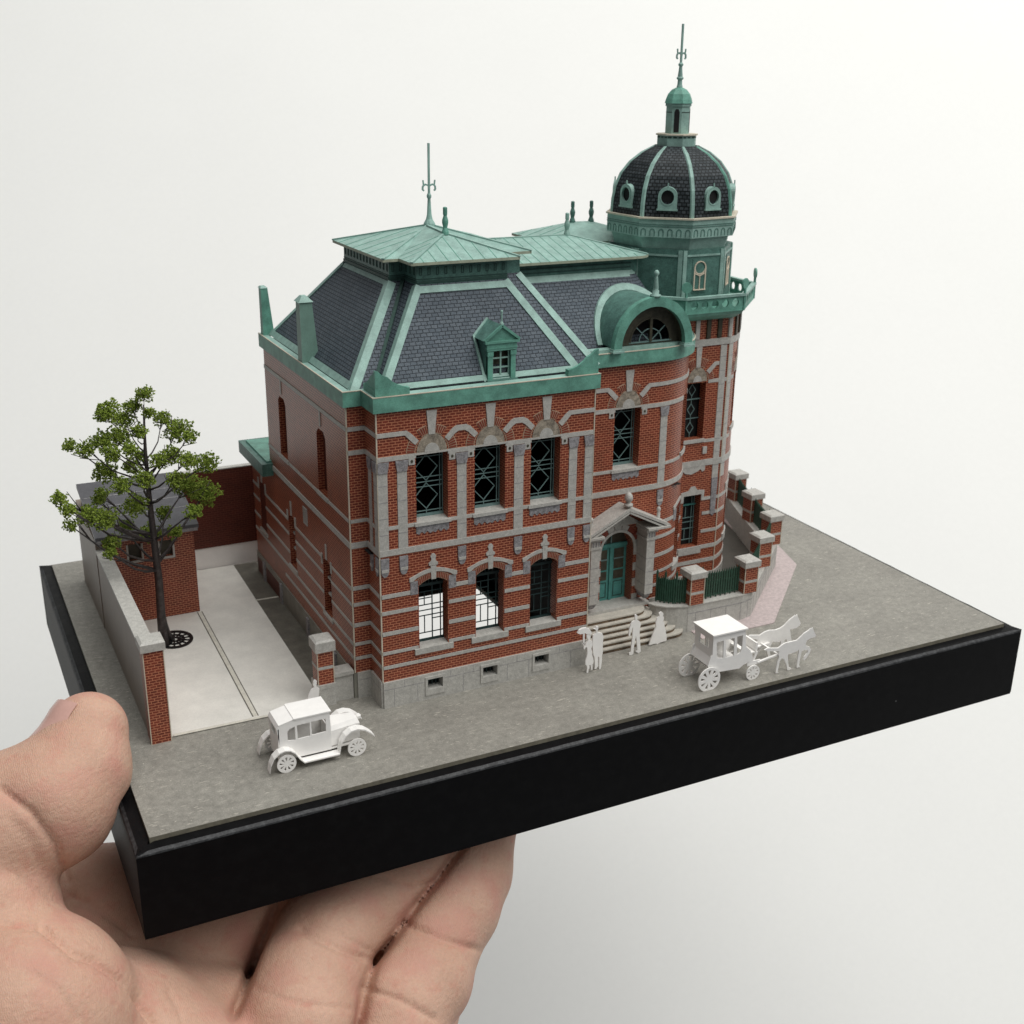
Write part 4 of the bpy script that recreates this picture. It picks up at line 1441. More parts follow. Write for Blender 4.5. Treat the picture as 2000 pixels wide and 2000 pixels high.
A0, A1 = (3.44, 2.19, ZB), (4.37, 3.12, ZT)
A2, A3 = (3.44, 6.08, ZB), (4.37, 5.02, ZT)
A4, A5 = (7.25, 2.19, ZB), (6.40, 3.12, ZT)
P0, P1, P2, P3 = (3.76, 1.92, ZB), (6.82, 1.92, ZB), (5.98, 2.68, ZT), (4.60, 2.68, ZT)
mans = quick('mansard_roof', SLATE, house, lambda g: [
    slope(g, [A2, A0, A1, A3]), slope(g, [A0, A4, A5, A1]), slope(g, [A4, (7.25, 6.08, ZB), (6.40, 5.02, ZT), A5]), slope(g, [(7.25, 6.08, ZB), A2, A3, (6.40, 5.02, ZT)])])
pavr = quick('pavilion_roof', SLATE, house, lambda g: [slope(g, [P0, P1, P2, P3]), slope(g, [(3.76, 3.3, ZB), P0, P3, (4.60, 3.3, ZT)]), slope(g, [P1, (6.82, 3.3, ZB), (5.98, 3.3, ZT), P2])])
nrm = lambda a, b, c: (Vector(b) - Vector(a)).cross(Vector(c) - Vector(a)).normalized()
nl = nrm(A2, A0, A1)
nf = nrm(A0, A4, A5)
npf = nrm(P0, P1, P2)
npl = nrm((3.76, 3.3, ZB), P0, P3)
npr = nrm(P1, (6.82, 3.3, ZB), P2)
hipn = lambda a, b: (Vector(a) + Vector(b)).normalized()


def hip(name, p, q, na, nb, w, parent):
    """angled ridge strip with a leg on each slope"""
    p, q = Vector(p), Vector(q)
    d = (q - p).normalized()
    na, nb = Vector(na), Vector(nb)
    ta = na.cross(d).normalized()
    if ta.dot(nb) > 0:
        ta = -ta
    tb = nb.cross(d).normalized()
    if tb.dot(na) > 0:
        tb = -tb
    h = (na + nb).normalized() * .022
    g = Geo()
    for t_, n_ in ((ta, na), (tb, nb)):
        a, b = p + h, q + h
        c, dd = q + t_ * w + n_ * .016, p + t_ * w + n_ * .016
        g.face([a, b, c, dd])
        g.face([dd, c, c - n_ * .02, dd - n_ * .02])
    return g.build(name, GREENL, parent)


hip('hip_trim', A0, A1, nl, nf, .10, mans)
hip('hip_trim', A4, A5, nf, nrm(A4, (7.25, 6.08, ZB), A5), .09, mans)
hip('hip_trim', A2, A3, nl, nrm((7.25, 6.08, ZB), A2, A3), .06, mans)
hip('hip_trim', P0, P3, npl, npf, .085, pavr)
hip('hip_trim', P1, P2, npf, npr, .10, pavr)
quick('base_trim', GREENL, mans, lambda g: strip(g, (3.455, 6.05, ZB + .05), (3.455, 2.25, ZB + .05), .10, nl))
quick('base_trim', GREENL, pavr, lambda g: strip(g, (3.85, 1.945, ZB + .05), (6.75, 1.945, ZB + .05), .08, npf))
quick('head_trim', GREENL, mans, lambda g: strip(g, (4.345, 4.95, ZT - .035), (4.345, 3.13, ZT - .035), .07, nl))
quick('head_trim', GREENL, pavr, lambda g: strip(g, (4.60, 2.64, ZT - .065), (5.98, 2.64, ZT - .065), .10, npf))
quick('valley_shade', LINE, pavr, lambda g: g.bar((3.80, 2.22, ZB + .05), (4.58, 3.12, ZT), .05))  # dark bar added in the valley to paint in its shaded gap
# upper frieze boxes and low-pitched copper roofs
fri = quick('roof_frieze', GREENM, house, lambda g: [g.box(4.37, 6.40, 3.12, 5.02, ZT, 6.14), g.box(4.60, 5.98, 2.68, 3.2, ZT, 6.14)])


def frieze_marks(w, n, z0, z1, parent, mat=LINE):
    def fn(g):
        for i in range(n):
            c = w.len * (i + .5) / n
            h = w.len / n * .16
            g.wall(w, [rect(c - h, c + h, z0, z1), rect(c - h + .010, c + h - .010, z0 + .010, z1 - .010)], 0, .006)
        g.wall(w, [rect(0, w.len, z0 - .055, z0 - .045)], 0, .008)
        g.wall(w, [rect(0, w.len, z0 - .105, z0 - .07)], 0, .014)
    quick('frieze_panels', mat, parent, fn)


frieze_marks(Wall([(4.60, 2.68), (5.98, 2.68)]), 11, 5.955, 6.06, fri)
frieze_marks(Wall([(4.37, 5.02), (4.37, 3.12)]), 14, 5.955, 6.06, fri)
frieze_marks(Wall([(4.60, 3.12), (4.60, 2.68)]), 3, 5.955, 6.06, fri)
frieze_marks(Wall([(4.37, 3.12), (4.60, 3.12)]), 2, 5.955, 6.06, fri)


def copper_roof(name, planes, eave, zt, parent=house):
    """planes: list of polygons; eave: plan outline for the fascia"""
    g = Geo()
    for p in planes:
        g.face(p, 0)
    n = len(eave)
    for i in range(n):
        a, b = eave[i], eave[(i + 1) % n]
        g.face([(*a, zt - .04), (*b, zt - .04), (*b, zt), (*a, zt)], 1)
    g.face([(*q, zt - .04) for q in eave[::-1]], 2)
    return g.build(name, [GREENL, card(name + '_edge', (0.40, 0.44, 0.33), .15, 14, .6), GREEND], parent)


def seams(poly_pts, n, parent, frm, to):
    """thin standing seams across a roof plane: interpolate between two edges"""
    (a, b), (c, d) = frm, to
    a, b, c, d = map(Vector, (a, b, c, d))
    nn = (b - a).cross(c - a).normalized()
    if nn.z < 0:
        nn = -nn
    for i in range(1, n):
        t = i / n
        p, q = a.lerp(b, t), c.lerp(d, t)
        if (p - q).length > .03:
            quick('seam', GREEN, parent, lambda g: g.bar(p + nn * .002, q + nn * .002, .014, .012, up=nn))


ZE = 6.15
E0, E1, E2, E3 = (4.24, 3.0, ZE), (6.53, 3.0, ZE), (6.53, 5.15, ZE), (4.24, 5.15, ZE)
AP = (5.385, 4.08, 6.45)
r1 = copper_roof('upper_roof', [[E3, E0, AP], [E0, E1, AP], [E1, E2, AP], [E2, E3, AP]], [E0[:2], E1[:2], E2[:2], E3[:2]], ZE)
F0, F1 = (4.47, 2.53, ZE + .003), (6.11, 2.53, ZE + .003)
FP, FB = (5.28, 3.27, 6.425), (5.30, 3.95, 6.452)
F2, F3 = (6.11, 3.5, ZE + .003), (4.47, 3.5, ZE + .003)
r2 = copper_roof('pavilion_upper_roof', [[F0, F1, FP], [F3, F0, FP, FB], [F1, F2, FB, FP]], [F0[:2], F1[:2], F2[:2], F3[:2]], ZE + .003)
lerp3 = lambda a, b, t: tuple(a[i] + (b[i] - a[i]) * t for i in range(3))
for i in range(1, 7):
    t = i / 7
    p = lerp3(E3, E0, t)
    q = (min(4.24 + 1.145 * min(t, 1 - t) * 2, AP[0]), p[1], ZE + .30 * min(t, 1 - t) * 2)
    quick('seam', GREEN, r1, lambda g: g.bar(p, q, .009, .010, up=(-.25, 0, 1)))
for i in range(1, 9):
    t = i / 9
    p = lerp3(F0, F1, t)
    h_ = 1 - abs(2 * t - 1)
    q = (p[0], 2.53 + (FP[1] - 2.53) * h_, ZE + (FP[2] - ZE) * h_)
    quick('seam', GREEN, r2, lambda g: g.bar(p, q, .009, .010, up=(0, -.35, 1)))
for i in range(1, 5):
    t = i / 5
    p = (4.47, 2.53 + .9 * t, ZE)
    h_ = min(1, t * 1.22)
    q = (4.47 + .81 * h_, p[1], ZE + (FP[2] - ZE) * h_)
    quick('seam', GREEN, r2, lambda g: g.bar(p, q, .009, .010, up=(-.35, 0, 1)))
up = Vector((0, 0, 1))
for p, q, par in ((E0, AP, r1), (E3, AP, r1), (E1, AP, r1), (F0, FP, r2), (F1, FP, r2), (FP, FB, r2)):
    quick('ridge_roll', GREENL, par, lambda g: g.bar(Vector(p) + up * .006, Vector(q) + up * .006, .045, .02))
quick('finial_spire', GREENL, r1, lambda g: spire(g, 5.385, 4.08, [(.10, 6.40), (.085, 6.47), (.05, 6.53), (.035, 6.60), (.022, 6.82), (.035, 6.84), (.035, 6.87), (.02, 6.90)], 6.98, 7.60, .12))


def baluster(g, x, y, z, h=.36):
    g.lathe(x, y, [(.055, z), (.05, z + h * .1), (.03, z + h * .25), (.045, z + h * .42), (.045, z + h * .52), (.025, z + h * .68), (.032, z + h * .74), (.032, z + h * .97), (.02, z + h)], 10)


quick('ridge_finial', GREEN, r2, lambda g: baluster(g, 5.28, 3.25, 6.41, .38))

# ---- middle block roof
ZM = 5.66
mb = [(6.5, 2.83)] + [(8.55, 2.83)] + arc_pts(8.55, 3.73, .90, -90, 20, 14)[1:]
mt = [(6.5, 3.58)] + [(8.55, 3.58)] + arc_pts(8.55, 3.73, .15, -90, 20, 14)[1:]
g = Geo()
acc = 0
for i in range(len(mb) - 1):
    L = math.hypot(mb[i + 1][0] - mb[i][0], mb[i + 1][1] - mb[i][1])
    g.face([(*mb[i], 4.62), (*mb[i + 1], 4.62), (*mt[i + 1], ZM), (*mt[i], ZM)], 0, [(acc, 0), (acc + L, 0), (acc + L, 1.28), (acc, 1.28)])
    acc += L
mid = g.build('middle_mansard', SLATE, house)
quick('head_trim', GREENL, mid, lambda g: [strip(g, (*mt[i], ZM - .05), (*mt[i + 1], ZM - .05), .11, Vector((0, -1, .7)) if i == 0 else Vector((mt[i][0] - 8.55, mt[i][1] - 3.73, .1)), .03) for i in range(0, 9)])
g = Geo()
fr_b = [(6.4, 3.60), (8.6, 3.60)] + arc_pts(8.6, 3.8, .20, -90, 0, 6)[1:] + [(8.8, 5.3), (6.4, 5.3)]
g.prism(fr_b, ZM - .02, 5.87)
mf = g.build('middle_frieze', GREENM, house)
for i in range(2):
    quick('frieze_line', LINE, mf, lambda g: g.bar((6.4, 3.592, 5.72 + .06 * i), (8.6, 3.592, 5.72 + .06 * i), .012))
ZME = 5.90
me_ = [(6.30, 3.44), (8.62, 3.44)] + arc_pts(8.62, 3.80, .36, -90, 0, 8)[1:] + [(8.98, 5.0), (8.0, 5.45), (6.30, 5.45)]
RG0, RG1 = (6.3, 4.42, 6.15), (7.9, 4.40, 6.15)
planes = [[(6.30, 3.44, ZME), (8.62, 3.44, ZME), RG1, RG0]]
for a, b in zip(me_[1:], me_[2:-1]):
    planes.append([(*a, ZME), (*b, ZME), RG1])
planes.append([(8.0, 5.45, ZME), (6.30, 5.45, ZME), RG0, RG1])
r3 = copper_roof('middle_upper_roof', planes, me_, ZME)
for i in range(0, 15):
    x = 6.45 + i * .155
    top = RG1 if x > 7.9 else (x, 4.42, 6.15)
    hh = 1 if x <= 7.9 else max(0, 1 - (x - 7.9) / .82)
    q = (x, 3.44 + .97 * hh, ZME + .25 * hh)
    if hh > .05:
        quick('seam', GREEN, r3, lambda g: g.bar((x, 3.44, ZME), q, .009, .010, up=(0, -.3, 1)))
quick('ridge_roll', GREENL, r3, lambda g: [g.bar(RG0, RG1, .05, .02), g.bar(RG1, (8.86, 3.53, ZME + .01), .04, .02)])
quick('ridge_finial', GREENL, r3, lambda g: baluster(g, 7.88, 4.40, 6.14, .35))
# rear wing
quick('rear_mansard', SLATE, house, lambda g: g.prism(([(7.7, 4.9), (10.2, 4.9), (10.2, 6.9), (7.7, 6.9)], [(8.1, 5.0), (9.8, 5.0), (9.8, 6.4), (8.1, 6.4)]), 4.4, 5.87))
RE = [(7.92, 4.95), (9.95, 4.95), (9.95, 6.45), (7.92, 6.45)]
K0, K1 = (8.73, 5.75, 6.17), (9.08, 5.72, 6.17)
r4 = copper_roof('rear_upper_roof', [[(*RE[3], 5.93), (*RE[0], 5.93), K0], [(*RE[0], 5.93), (*RE[1], 5.93), K1, K0], [(*RE[1], 5.93), (*RE[2], 5.93), K1], [(*RE[2], 5.93), (*RE[3], 5.93), K0, K1]], RE, 5.93)
for p in (K0, K1):
    quick('ridge_finial', GREENM, r4, lambda g: baluster(g, p[0], p[1], 6.15, .36))
for i in range(1, 6):
    t = i / 6
    p = (*RE[3][:1], RE[3][1] + (RE[0][1] - RE[3][1]) * t, 5.93)
    h_ = 1 - abs(2 * t - 1)
    quick('seam', GREEN, r4, lambda g: g.bar(p, (7.92 + .81 * h_, p[1], 5.93 + .24 * h_), .009, .010, up=(-.3, 0, 1)))

# ---- arched dormer over the entrance bay
DX, DZ0, RO, RI = 8.37, 4.70, .70, .565
YD = 2.47
half = lambda r, n=20: [(DX + r * math.cos(PI * i / n), DZ0 + r * 1.06 * math.sin(PI * i / n)) for i in range(n + 1)]
g = Geo()
ho, hi_ = half(RO), half(RI)
g.plate(ho + hi_[::-1], YD, .10)
ad = g.build('arched_dormer', GREEN, house)
g = Geo()
n = 20
for i in range(n):
    a, b = half(RO - .035)[i], half(RO - .035)[i + 1]
    g.face([(a[0], YD + .10, a[1]), (b[0], YD + .10, b[1]), (b[0], 3.45, b[1]), (a[0], 3.45, a[1])])
g.build('barrel_roof', GREENM, ad, True)
g = Geo()
for i in range(n):      # pale flashing where the barrel meets the slates
    pts = []
    for r in (RO - .03, RO + .055):
        for j in (i, i + 1):
            x, z = half(r)[j]
            yy = 2.83 + (z - 4.62) * .72 - .035
            pts.append((x, yy, z))
    g.face([pts[0], pts[1], pts[3], pts[2]])
    q = [(p[0], p[1] + .05, p[2]) for p in pts]
    g.face([pts[2], pts[3], q[3], q[2]])
    g.face([pts[0], pts[1], q[1], q[0]])
g.build('flashing', GREENL, ad)
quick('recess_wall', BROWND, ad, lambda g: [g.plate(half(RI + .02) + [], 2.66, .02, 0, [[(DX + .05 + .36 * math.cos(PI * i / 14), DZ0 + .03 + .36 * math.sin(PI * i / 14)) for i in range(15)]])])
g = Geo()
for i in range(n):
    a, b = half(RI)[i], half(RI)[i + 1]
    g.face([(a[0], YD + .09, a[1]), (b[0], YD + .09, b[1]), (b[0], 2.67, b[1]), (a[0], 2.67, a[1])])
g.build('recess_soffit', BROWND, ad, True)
for sg in (-1, 1):
    x = DX + sg * (RO + RI) / 2
    quick('dormer_foot', GREENL, ad, lambda g: [g.box(x - .085, x + .085, YD - .01, YD + .12, 4.655, 4.70), g.box(x - .10, x + .10, YD - .03, YD + .12, 4.645, 4.672)])


def lun(g):
    cx, cz, y = DX + .05, DZ0 + .03, 2.665
    P = lambda r, a: (cx + r * math.cos(math.radians(a)), y, cz + r * math.sin(math.radians(a)))
    b = lambda p, q, t=.014, mi=0: g.bar(p, q, t, t, mi)
    for i in range(12):
        b(P(.36, i * 15), P(.36, i * 15 + 15), .024, 1)
        b(P(.41, i * 15), P(.41, i * 15 + 15), .012, 1)
        b(P(.20, i * 15), P(.20, i * 15 + 15))
    for a in (42, 138):
        b(P(.0, a), P(.36, a))
    b(P(0, 90), P(.37, 90), .045, 1)
    b((cx - .38, y, cz), (cx + .38, y, cz), .02)


quick('lunette_window', [BARS, BROWND], ad, lun)
quick('lunette_backing', DARKB, ad, lambda g: g.plate(half(.5), 2.95, .02))
quick('obelisk', GREENL, ad, lambda g: g.lathe(DX + .02, YD + .06, [(.085, 5.44), (.085, 5.465), (.05, 5.475), (.05, 5.53), (.035, 5.545), (.04, 5.57), (.022, 5.74), (.022, 5.75), (.04, 5.775), (.04, 5.80), (.02, 5.83), (.003, 5.835)], 10), True)

# ---- gabled dormer on the pavilion slope
GX0, GX1, GY = 5.315, 5.745, 1.92
GXC = (GX0 + GX1) / 2
rb = lambda z: 1.92 + (z - ZB) / (ZT - ZB) * .76       # roof y at height z
gd = quick('gabled_dormer', GREENM, house, lambda g: [
    g.plate([(GX0, 4.60), (GX1, 4.60), (GX1, 5.12), (GX0, 5.12)], GY, .03, 0, [[(GX0 + .085, 4.63), (GX1 - .085, 4.63), (GX1 - .085, 5.0), (GX0 + .085, 5.0)]]),
    g.face([(GX0, GY, 4.55), (GX0, GY, 5.12), (GX0, rb(5.12), 5.12), (GX0, rb(4.6), 4.6)]),
    g.face([(GX1, GY, 4.55), (GX1, GY, 5.12), (GX1, rb(5.12), 5.12), (GX1, rb(4.6), 4.6)])])
for x in (GX0 + .04, GX1 - .04):
    quick('dormer_pilaster', GREEN, gd, lambda g: [g.box(x - .035, x + .035, GY - .022, GY + .01, 4.60, 4.93), g.box(x - .045, x + .045, GY - .03, GY + .01, 4.93, 4.99)])
quick('dormer_entablature', GREEN, gd, lambda g: [g.box(GX0 - .01, GX1 + .01, GY - .025, GY + .02, 5.0, 5.10), g.box(GX0 - .045, GX1 + .045, GY - .045, GY + .02, 5.105, 5.135), g.box(GX0 - .02, GX1 + .02, GY - .03, GY + .01, 5.03, 5.045)])
quick('dormer_sill', GREENM, gd, lambda g: [g.box(GX0 - .02, GX1 + .02, GY - .07, GY + .06, 4.50, 4.60)])
quick('dormer_gable', GREEN, gd, lambda g: [g.plate([(GX0 - .04, 5.135), (GX1 + .04, 5.135), (GXC, 5.33)], GY - .005, .03), g.bar((GX0 - .05, GY - .02, 5.145), (GXC, GY - .02, 5.345), .035), g.bar((GX1 + .05, GY - .02, 5.145), (GXC, GY - .02, 5.345), .035)])
quick('dormer_roof', GREENM, gd, lambda g: [g.face([(GX0 - .05, GY - .03, 5.14), (GXC, GY - .03, 5.35), (GXC, rb(5.35), 5.35), (GX0 - .05, rb(5.14), 5.14)]), g.face([(GX1 + .05, GY - .03, 5.14), (GXC, GY - .03, 5.35), (GXC, rb(5.35), 5.35), (GX1 + .05, rb(5.14), 5.14)])])
quick('dormer_flashing', GREENL, gd, lambda g: [g.bar((GX0 - .03, rb(4.6) - .02, 4.58), (GX0 - .05, rb(5.16) - .02, 5.16), .035, .025), g.bar((GX0 - .05, rb(5.16) - .02, 5.15), (GXC, rb(5.36) - .02, 5.36), .035, .025)])
quick('dormer_window', FRAMEW if False else GREENL, gd, lambda g: [g.bar((GXC, GY + .03, 4.63), (GXC, GY + .03, 5.0), .022)] + [g.bar((GX0 + .085, GY + .03, z), (GX1 - .085, GY + .03, z), .02) for z in (4.64, 4.76, 4.89)] + [g.bar((x, GY + .03, 4.63), (x, GY + .03, 5.0), .016) for x in (GX0 + .092, GX1 - .092)])
quick('dormer_backing', BROWND, gd, lambda g: g.plate([(GX0 + .05, 4.61), (GX1 - .05, 4.61), (GX1 - .05, 5.03), (GX0 + .05, 5.03)], GY + .12, .01))
quick('dormer_finial', GREENL, gd, lambda g: g.lathe(GXC, GY, [(.035, 5.33), (.03, 5.37), (.012, 5.40), (.016, 5.52), (.02, 5.535), (.012, 5.55)], 8))

# ---- chimney posts on the left cornice
for x0, x1, y0, y1, zt, mat in ((XL - .035, XL + .17, 3.96, 4.15, 5.46, card('chimney_card', (0.20, 0.34, 0.285), .1, 6, .5)), (XL - .03, XL + .10, 6.05, 6.18, 5.33, GREEN)):
    lo = [(x0, y0 - .01), (x1 + .05, y0 - .01), (x1 + .05, y1), (x0, y1)]
    hi2 = [(x0, y0), (x1 - .02, y0), (x1 - .02, y1 - .01), (x0, y1 - .01)]
    ch = quick('chimney', mat, house, lambda g: g.prism((lo, hi2), 4.59, zt))
    d = .02 if zt > 5.4 else .008
    xm, ym = (x0 + x1) / 2, (y0 + y1) / 2
    quick('chimney_cap', GREENL, ch, lambda g: g.prism(([(x0 - d, y0 - d), (x1 - .02 + d, y0 - d), (x1 - .02 + d, y1 + d), (x0 - d, y1 + d)], [(xm - .05, ym - .05), (xm + .02, ym - .05), (xm + .02, ym + .05), (xm - .05, ym + .05)]), zt, zt + (.085 if zt > 5.4 else .03)))

# ================================================================== YARD OBJECTS
def pillar_part(parent, x0, x1, y0, y1, zb, zt, bandz, capz, name='pillar', mats=None, band=.045):
    p = quick(name, BRICK, parent, lambda g: g.box(x0, x1, y0, y1, zb, zt))
    for z in bandz:
        quick('stone_band', STONE, p, lambda g: g.box(x0 - .004, x1 + .004, y0 - .004, y1 + .004, z, z + band))
    d = .03
    quick('cap', STONE, p, lambda g: [g.prism(([(x0 - d, y0 - d), (x1 + d, y0 - d), (x1 + d, y1 + d), (x0 - d, y1 + d)], [(x0 - d, y0 - d), (x1 + d, y0 - d), (x1 + d, y1 + d), (x0 - d, y1 + d)]), zt, zt + capz), g.prism(([(x0 - d, y0 - d), (x1 + d, y0 - d), (x1 + d, y1 + d), (x0 - d, y1 + d)], [(x0 - d + .035, y0 - d + .035), (x1 + d - .035, y0 - d + .035), (x1 + d - .035, y1 + d - .035), (x0 - d + .035, y1 + d - .035)]), zt + capz, zt + capz + .025)])
    for x in (x0, x1):
        quick('edge_line', CREAM, p, lambda g: g.box(x - .006, x + .006, y0 - .006, y0 + .006, zb, zt))
    return p


# left boundary wall
yw = empty('yard_wall', (.55, 5.0, 0), 'long beige boundary wall with brick end pillar left of the tree', 'wall')
pillar_part(yw, .435, .70, 2.12, 2.40, 0.0, 1.38, [], .11)
quick('wall', BEIGE, yw, lambda g: g.prism([(.45, 2.40), (.62, 2.40), (.62, 6.10), (.45, 6.10)], 0, 1.34))
quick('coping', STONE, yw, lambda g: g.prism([(.43, 2.40), (.64, 2.40), (.64, 6.08), (.43, 6.08)], 1.34, 1.375))
quick('inner_face', BRICK, yw, lambda g: g.box(.62, .63, 2.40, 6.08, 0, 1.33))
quick('wall', BEIGE, yw, lambda g: g.prism([(.44, 6.09), (.53, 6.09), (.53, 8.25), (.44, 8.25)], 0, 1.52))

# small outbuilding
ob_ = empty('outbuilding', (1.3, 7.0, 0), 'small brick outbuilding with grey sloping roof behind the tree', 'shed')
w_o = Wall([(.54, 6.095), (1.985, 6.095)])
g = Geo()
ow = [(1.035 - .54, 1.235), (1.53 - .54, 1.225)]
hs = [rect(c - .10, c + .10, z - .14, z + .14) for c, z in ow]
g.wall(w_o, [rect(0, w_o.len, 0, 1.55)] + hs, None, 0)
for h in hs:
    for i in range(4):
        a, b = h[i], h[(i + 1) % 4]
        g.face([w_o.at(*a, 0), w_o.at(*b, 0), w_o.at(*b, -.08), w_o.at(*a, -.08)])
g.face([(1.985, 6.095, 0), (1.985, 7.8, 0), (1.985, 7.8, 1.85), (1.985, 6.095, 1.55)])
g.face([(.54, 6.095, 0), (.54, 7.8, 0), (.54, 7.8, 1.85), (.54, 6.095, 1.55)])
g.build('wall', BRICK, ob_)
for c, z in ow:
    wn = quick('window', STONE, ob_, lambda g: [g.wall(w_o, [rect(c - .13, c + .13, z - .175, z - .14)], -.01, .02), g.wall(w_o, [rect(c + .10, c + .13, z - .14, z + .14)], 0, .012), g.wall(w_o, [rect(c - .13, c - .10, z - .14, z + .14)], 0, .012)])
    quick('pane', BROWND, wn, lambda g: g.wall(w_o, [rect(c - .10, c + .10, z - .14, z + .14)], None, -.075))
rf = quick('roof', GREYROOF, ob_, lambda g: [g.face([(.44, 6.0, 1.60), (2.06, 6.0, 1.60), (2.06, 7.85, 1.93), (.44, 7.85, 1.93)]), g.face([(.44, 6.0, 1.53), (2.06, 6.0, 1.53), (2.06, 6.0, 1.60), (.44, 6.0, 1.60)]), g.face([(2.06, 6.0, 1.53), (2.06, 7.85, 1.86), (2.06, 7.85, 1.93), (2.06, 6.0, 1.60)]), g.face([(.44, 6.0, 1.53), (.44, 7.85, 1.86), (.44, 7.85, 1.93), (.44, 6.0, 1.60)]), g.face([(.44, 6.0, 1.53), (2.06, 6.0, 1.53), (2.06, 7.85, 1.86), (.44, 7.85, 1.86)])])
quick('eaves_board', STONE2, rf, lambda g: g.box(.46, 2.04, 5.995, 6.09, 1.49, 1.545))
for k in range(3):
    quick('roof_strip', STONE2, rf, lambda g: g.face([(.45 + .02 * k, 6.6 + .35 * k, 1.712 + .062 * k), (2.05, 6.6 + .35 * k, 1.712 + .062 * k), (2.05, 6.62 + .35 * k, 1.7155 + .062 * k), (.45, 6.62 + .35 * k, 1.7155 + .062 * k)]))

# rear wall of the yard: brick panel over a white plinth
rw = empty('rear_yard_wall', (2.7, 7.85, 0), 'dark red brick wall over white plinth closing the back of the yard', 'wall')
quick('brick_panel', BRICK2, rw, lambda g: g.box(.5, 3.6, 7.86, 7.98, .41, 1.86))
quick('white_plinth', WHITE, rw, lambda g: g.box(.5, 3.6, 7.87, 7.97, 0, .41))
quick('coping', STONE, rw, lambda g: g.box(.5, 3.6, 7.855, 7.985, 1.86, 1.875))

# gate pillar with stub wall
gp = empty('gate_pillar', (2.93, 2.25, 0), 'short banded brick gate pillar beside the left corner of the building', 'gate pillar')
pillar_part(gp, 2.795, 3.03, 2.15, 2.40, .34, .86, [.58], .15)
quick('stone_base', STONE, gp, lambda g: [g.box(2.775, 3.04, 2.13, 2.42, 0, .335), g.box(2.77, 3.05, 2.125, 2.425, .28, .345)])
sw = quick('stub_wall', STONE, gp, lambda g: [g.box(3.045, 3.33, 2.20, 2.40, 0, .40)])
quick('coping', STONE, sw, lambda g: g.box(3.046, 3.335, 2.17, 2.42, .40, .455))

# corner boundary wall: stone base, brick pillars, iron railings
bw_ = empty('boundary_wall', (10.3, 2.1, 0), 'low stone wall with banded brick pillars and green railings round the tower corner', 'boundary wall')
PILL = [(9.115, 2.08), (10.20, 2.10), (11.10, 2.90), (11.93, 3.68), (12.35, 4.80), (12.80, 5.92)]
front = [(8.97, 1.965), (10.05, 1.965), (10.30, 2.03), (11.15, 2.80), (12.06, 3.62), (12.5, 4.75), (12.95, 5.9), (13.2, 6.8)]
back = [(8.97, 2.22), (10.0, 2.22), (10.14, 2.24), (10.98, 3.0), (11.85, 3.78), (12.22, 4.85), (12.67, 6.0), (12.9, 6.9)]
for i in range(len(front) - 1):
    quad = [front[i], front[i + 1], back[i + 1], back[i]]
    st = quick('stone_base', STONE, bw_, lambda g: g.prism(quad, 0, .455))
    q2 = [(p[0] - .0, p[1] - .012) if j < 2 else p for j, p in enumerate(quad)]
    quick('coping', STONE, st, lambda g: g.prism(q2, .455, .475))
    wk = Wall([front[i], front[i + 1]])
    quick('joint', STONE2, st, lambda g: g.wall(wk, [rect(0, wk.len, .325, .335)], 0, .002))
    s = .15
    while s < wk.len:
        quick('joint', STONE2, st, lambda g: g.wall(wk, [rect(s, s + .007, .02, .325)], 0, .002))
        s += .3
# curved end of the base beside the steps
cv = [(8.97, 1.97), (8.80, 2.02), (8.64, 2.10), (8.52, 2.22), (8.46, 2.34), (8.60, 2.34), (8.70, 2.30), (8.97, 2.22)]
st = quick('stone_base', STONE, bw_, lambda g: g.prism(cv, 0, .455))
quick('coping', STONE, st, lambda g: g.prism([(8.97, 1.955), (8.79, 2.005), (8.62, 2.085), (8.49, 2.21), (8.42, 2.35), (8.60, 2.36), (8.97, 2.24)], .455, .475))
for x, y in PILL:
    h = .13
    pillar_part(bw_, x - h, x + h, y - h, y + h, .475, .94, [.66], .10)


def railing(p, q, n, sag=0.0):
    g = Geo()
    p, q = Vector((*p, 0)), Vector((*q, 0))
    for i in range(n):
        t = (i + .5) / n
        c = p.lerp(q, t)
        hgt = .93 - sag * math.sin(PI * t) + (.10 if sag and i == 0 else 0)
        g.bar((c.x, c.y, .50), (c.x, c.y, hgt), .027, .027)
        g.lathe(c.x, c.y, [(.014, hgt), (.004, hgt + .045)], 4)
        if i % 2 == 0:
            g.bar((c.x, c.y, .475), (c.x, c.y, .50), .02, .02)
    for z in (.53, .78 - sag * .8):
        g.bar((p.x, p.y, z), (q.x, q.y, z), .016, .014)
    return g.build('railing', IRON, bw_)


cvr = [(8.58, 2.36), (8.66, 2.24), (8.80, 2.13), (8.98, 2.07)]
for a, b, n in zip(cvr, cvr[1:], (3, 4, 4)):
    railing(a, b, n + 1, .04)
for (x0, y0), (x1, y1) in zip(PILL, PILL[1:]):
    d = Vector((x1 - x0, y1 - y0)).normalized() * .15
    L = math.hypot(x1 - x0, y1 - y0) - .3
    railing((x0 + d.x, y0 + d.y), (x1 - d.x, y1 - d.y), int(L / .047), .02)

# ================================================================== TREE
tree = empty('tree', (1.22, 5.16, 0), 'model tree with sparse green foam clumps standing in the yard', 'tree')


def ray_pt(u, v, depth):
    c = np.array([(u - 1000) / FPX * depth, (v - 1000) / FPX * depth, depth])
    return CAM + RC.T @ c


def on_y(u, v, y):
    d = RC.T @ np.array([(u - 1000) / FPX, (v - 1000) / FPX, 1.0])
    return CAM + d * ((y - CAM[1]) / d[1])


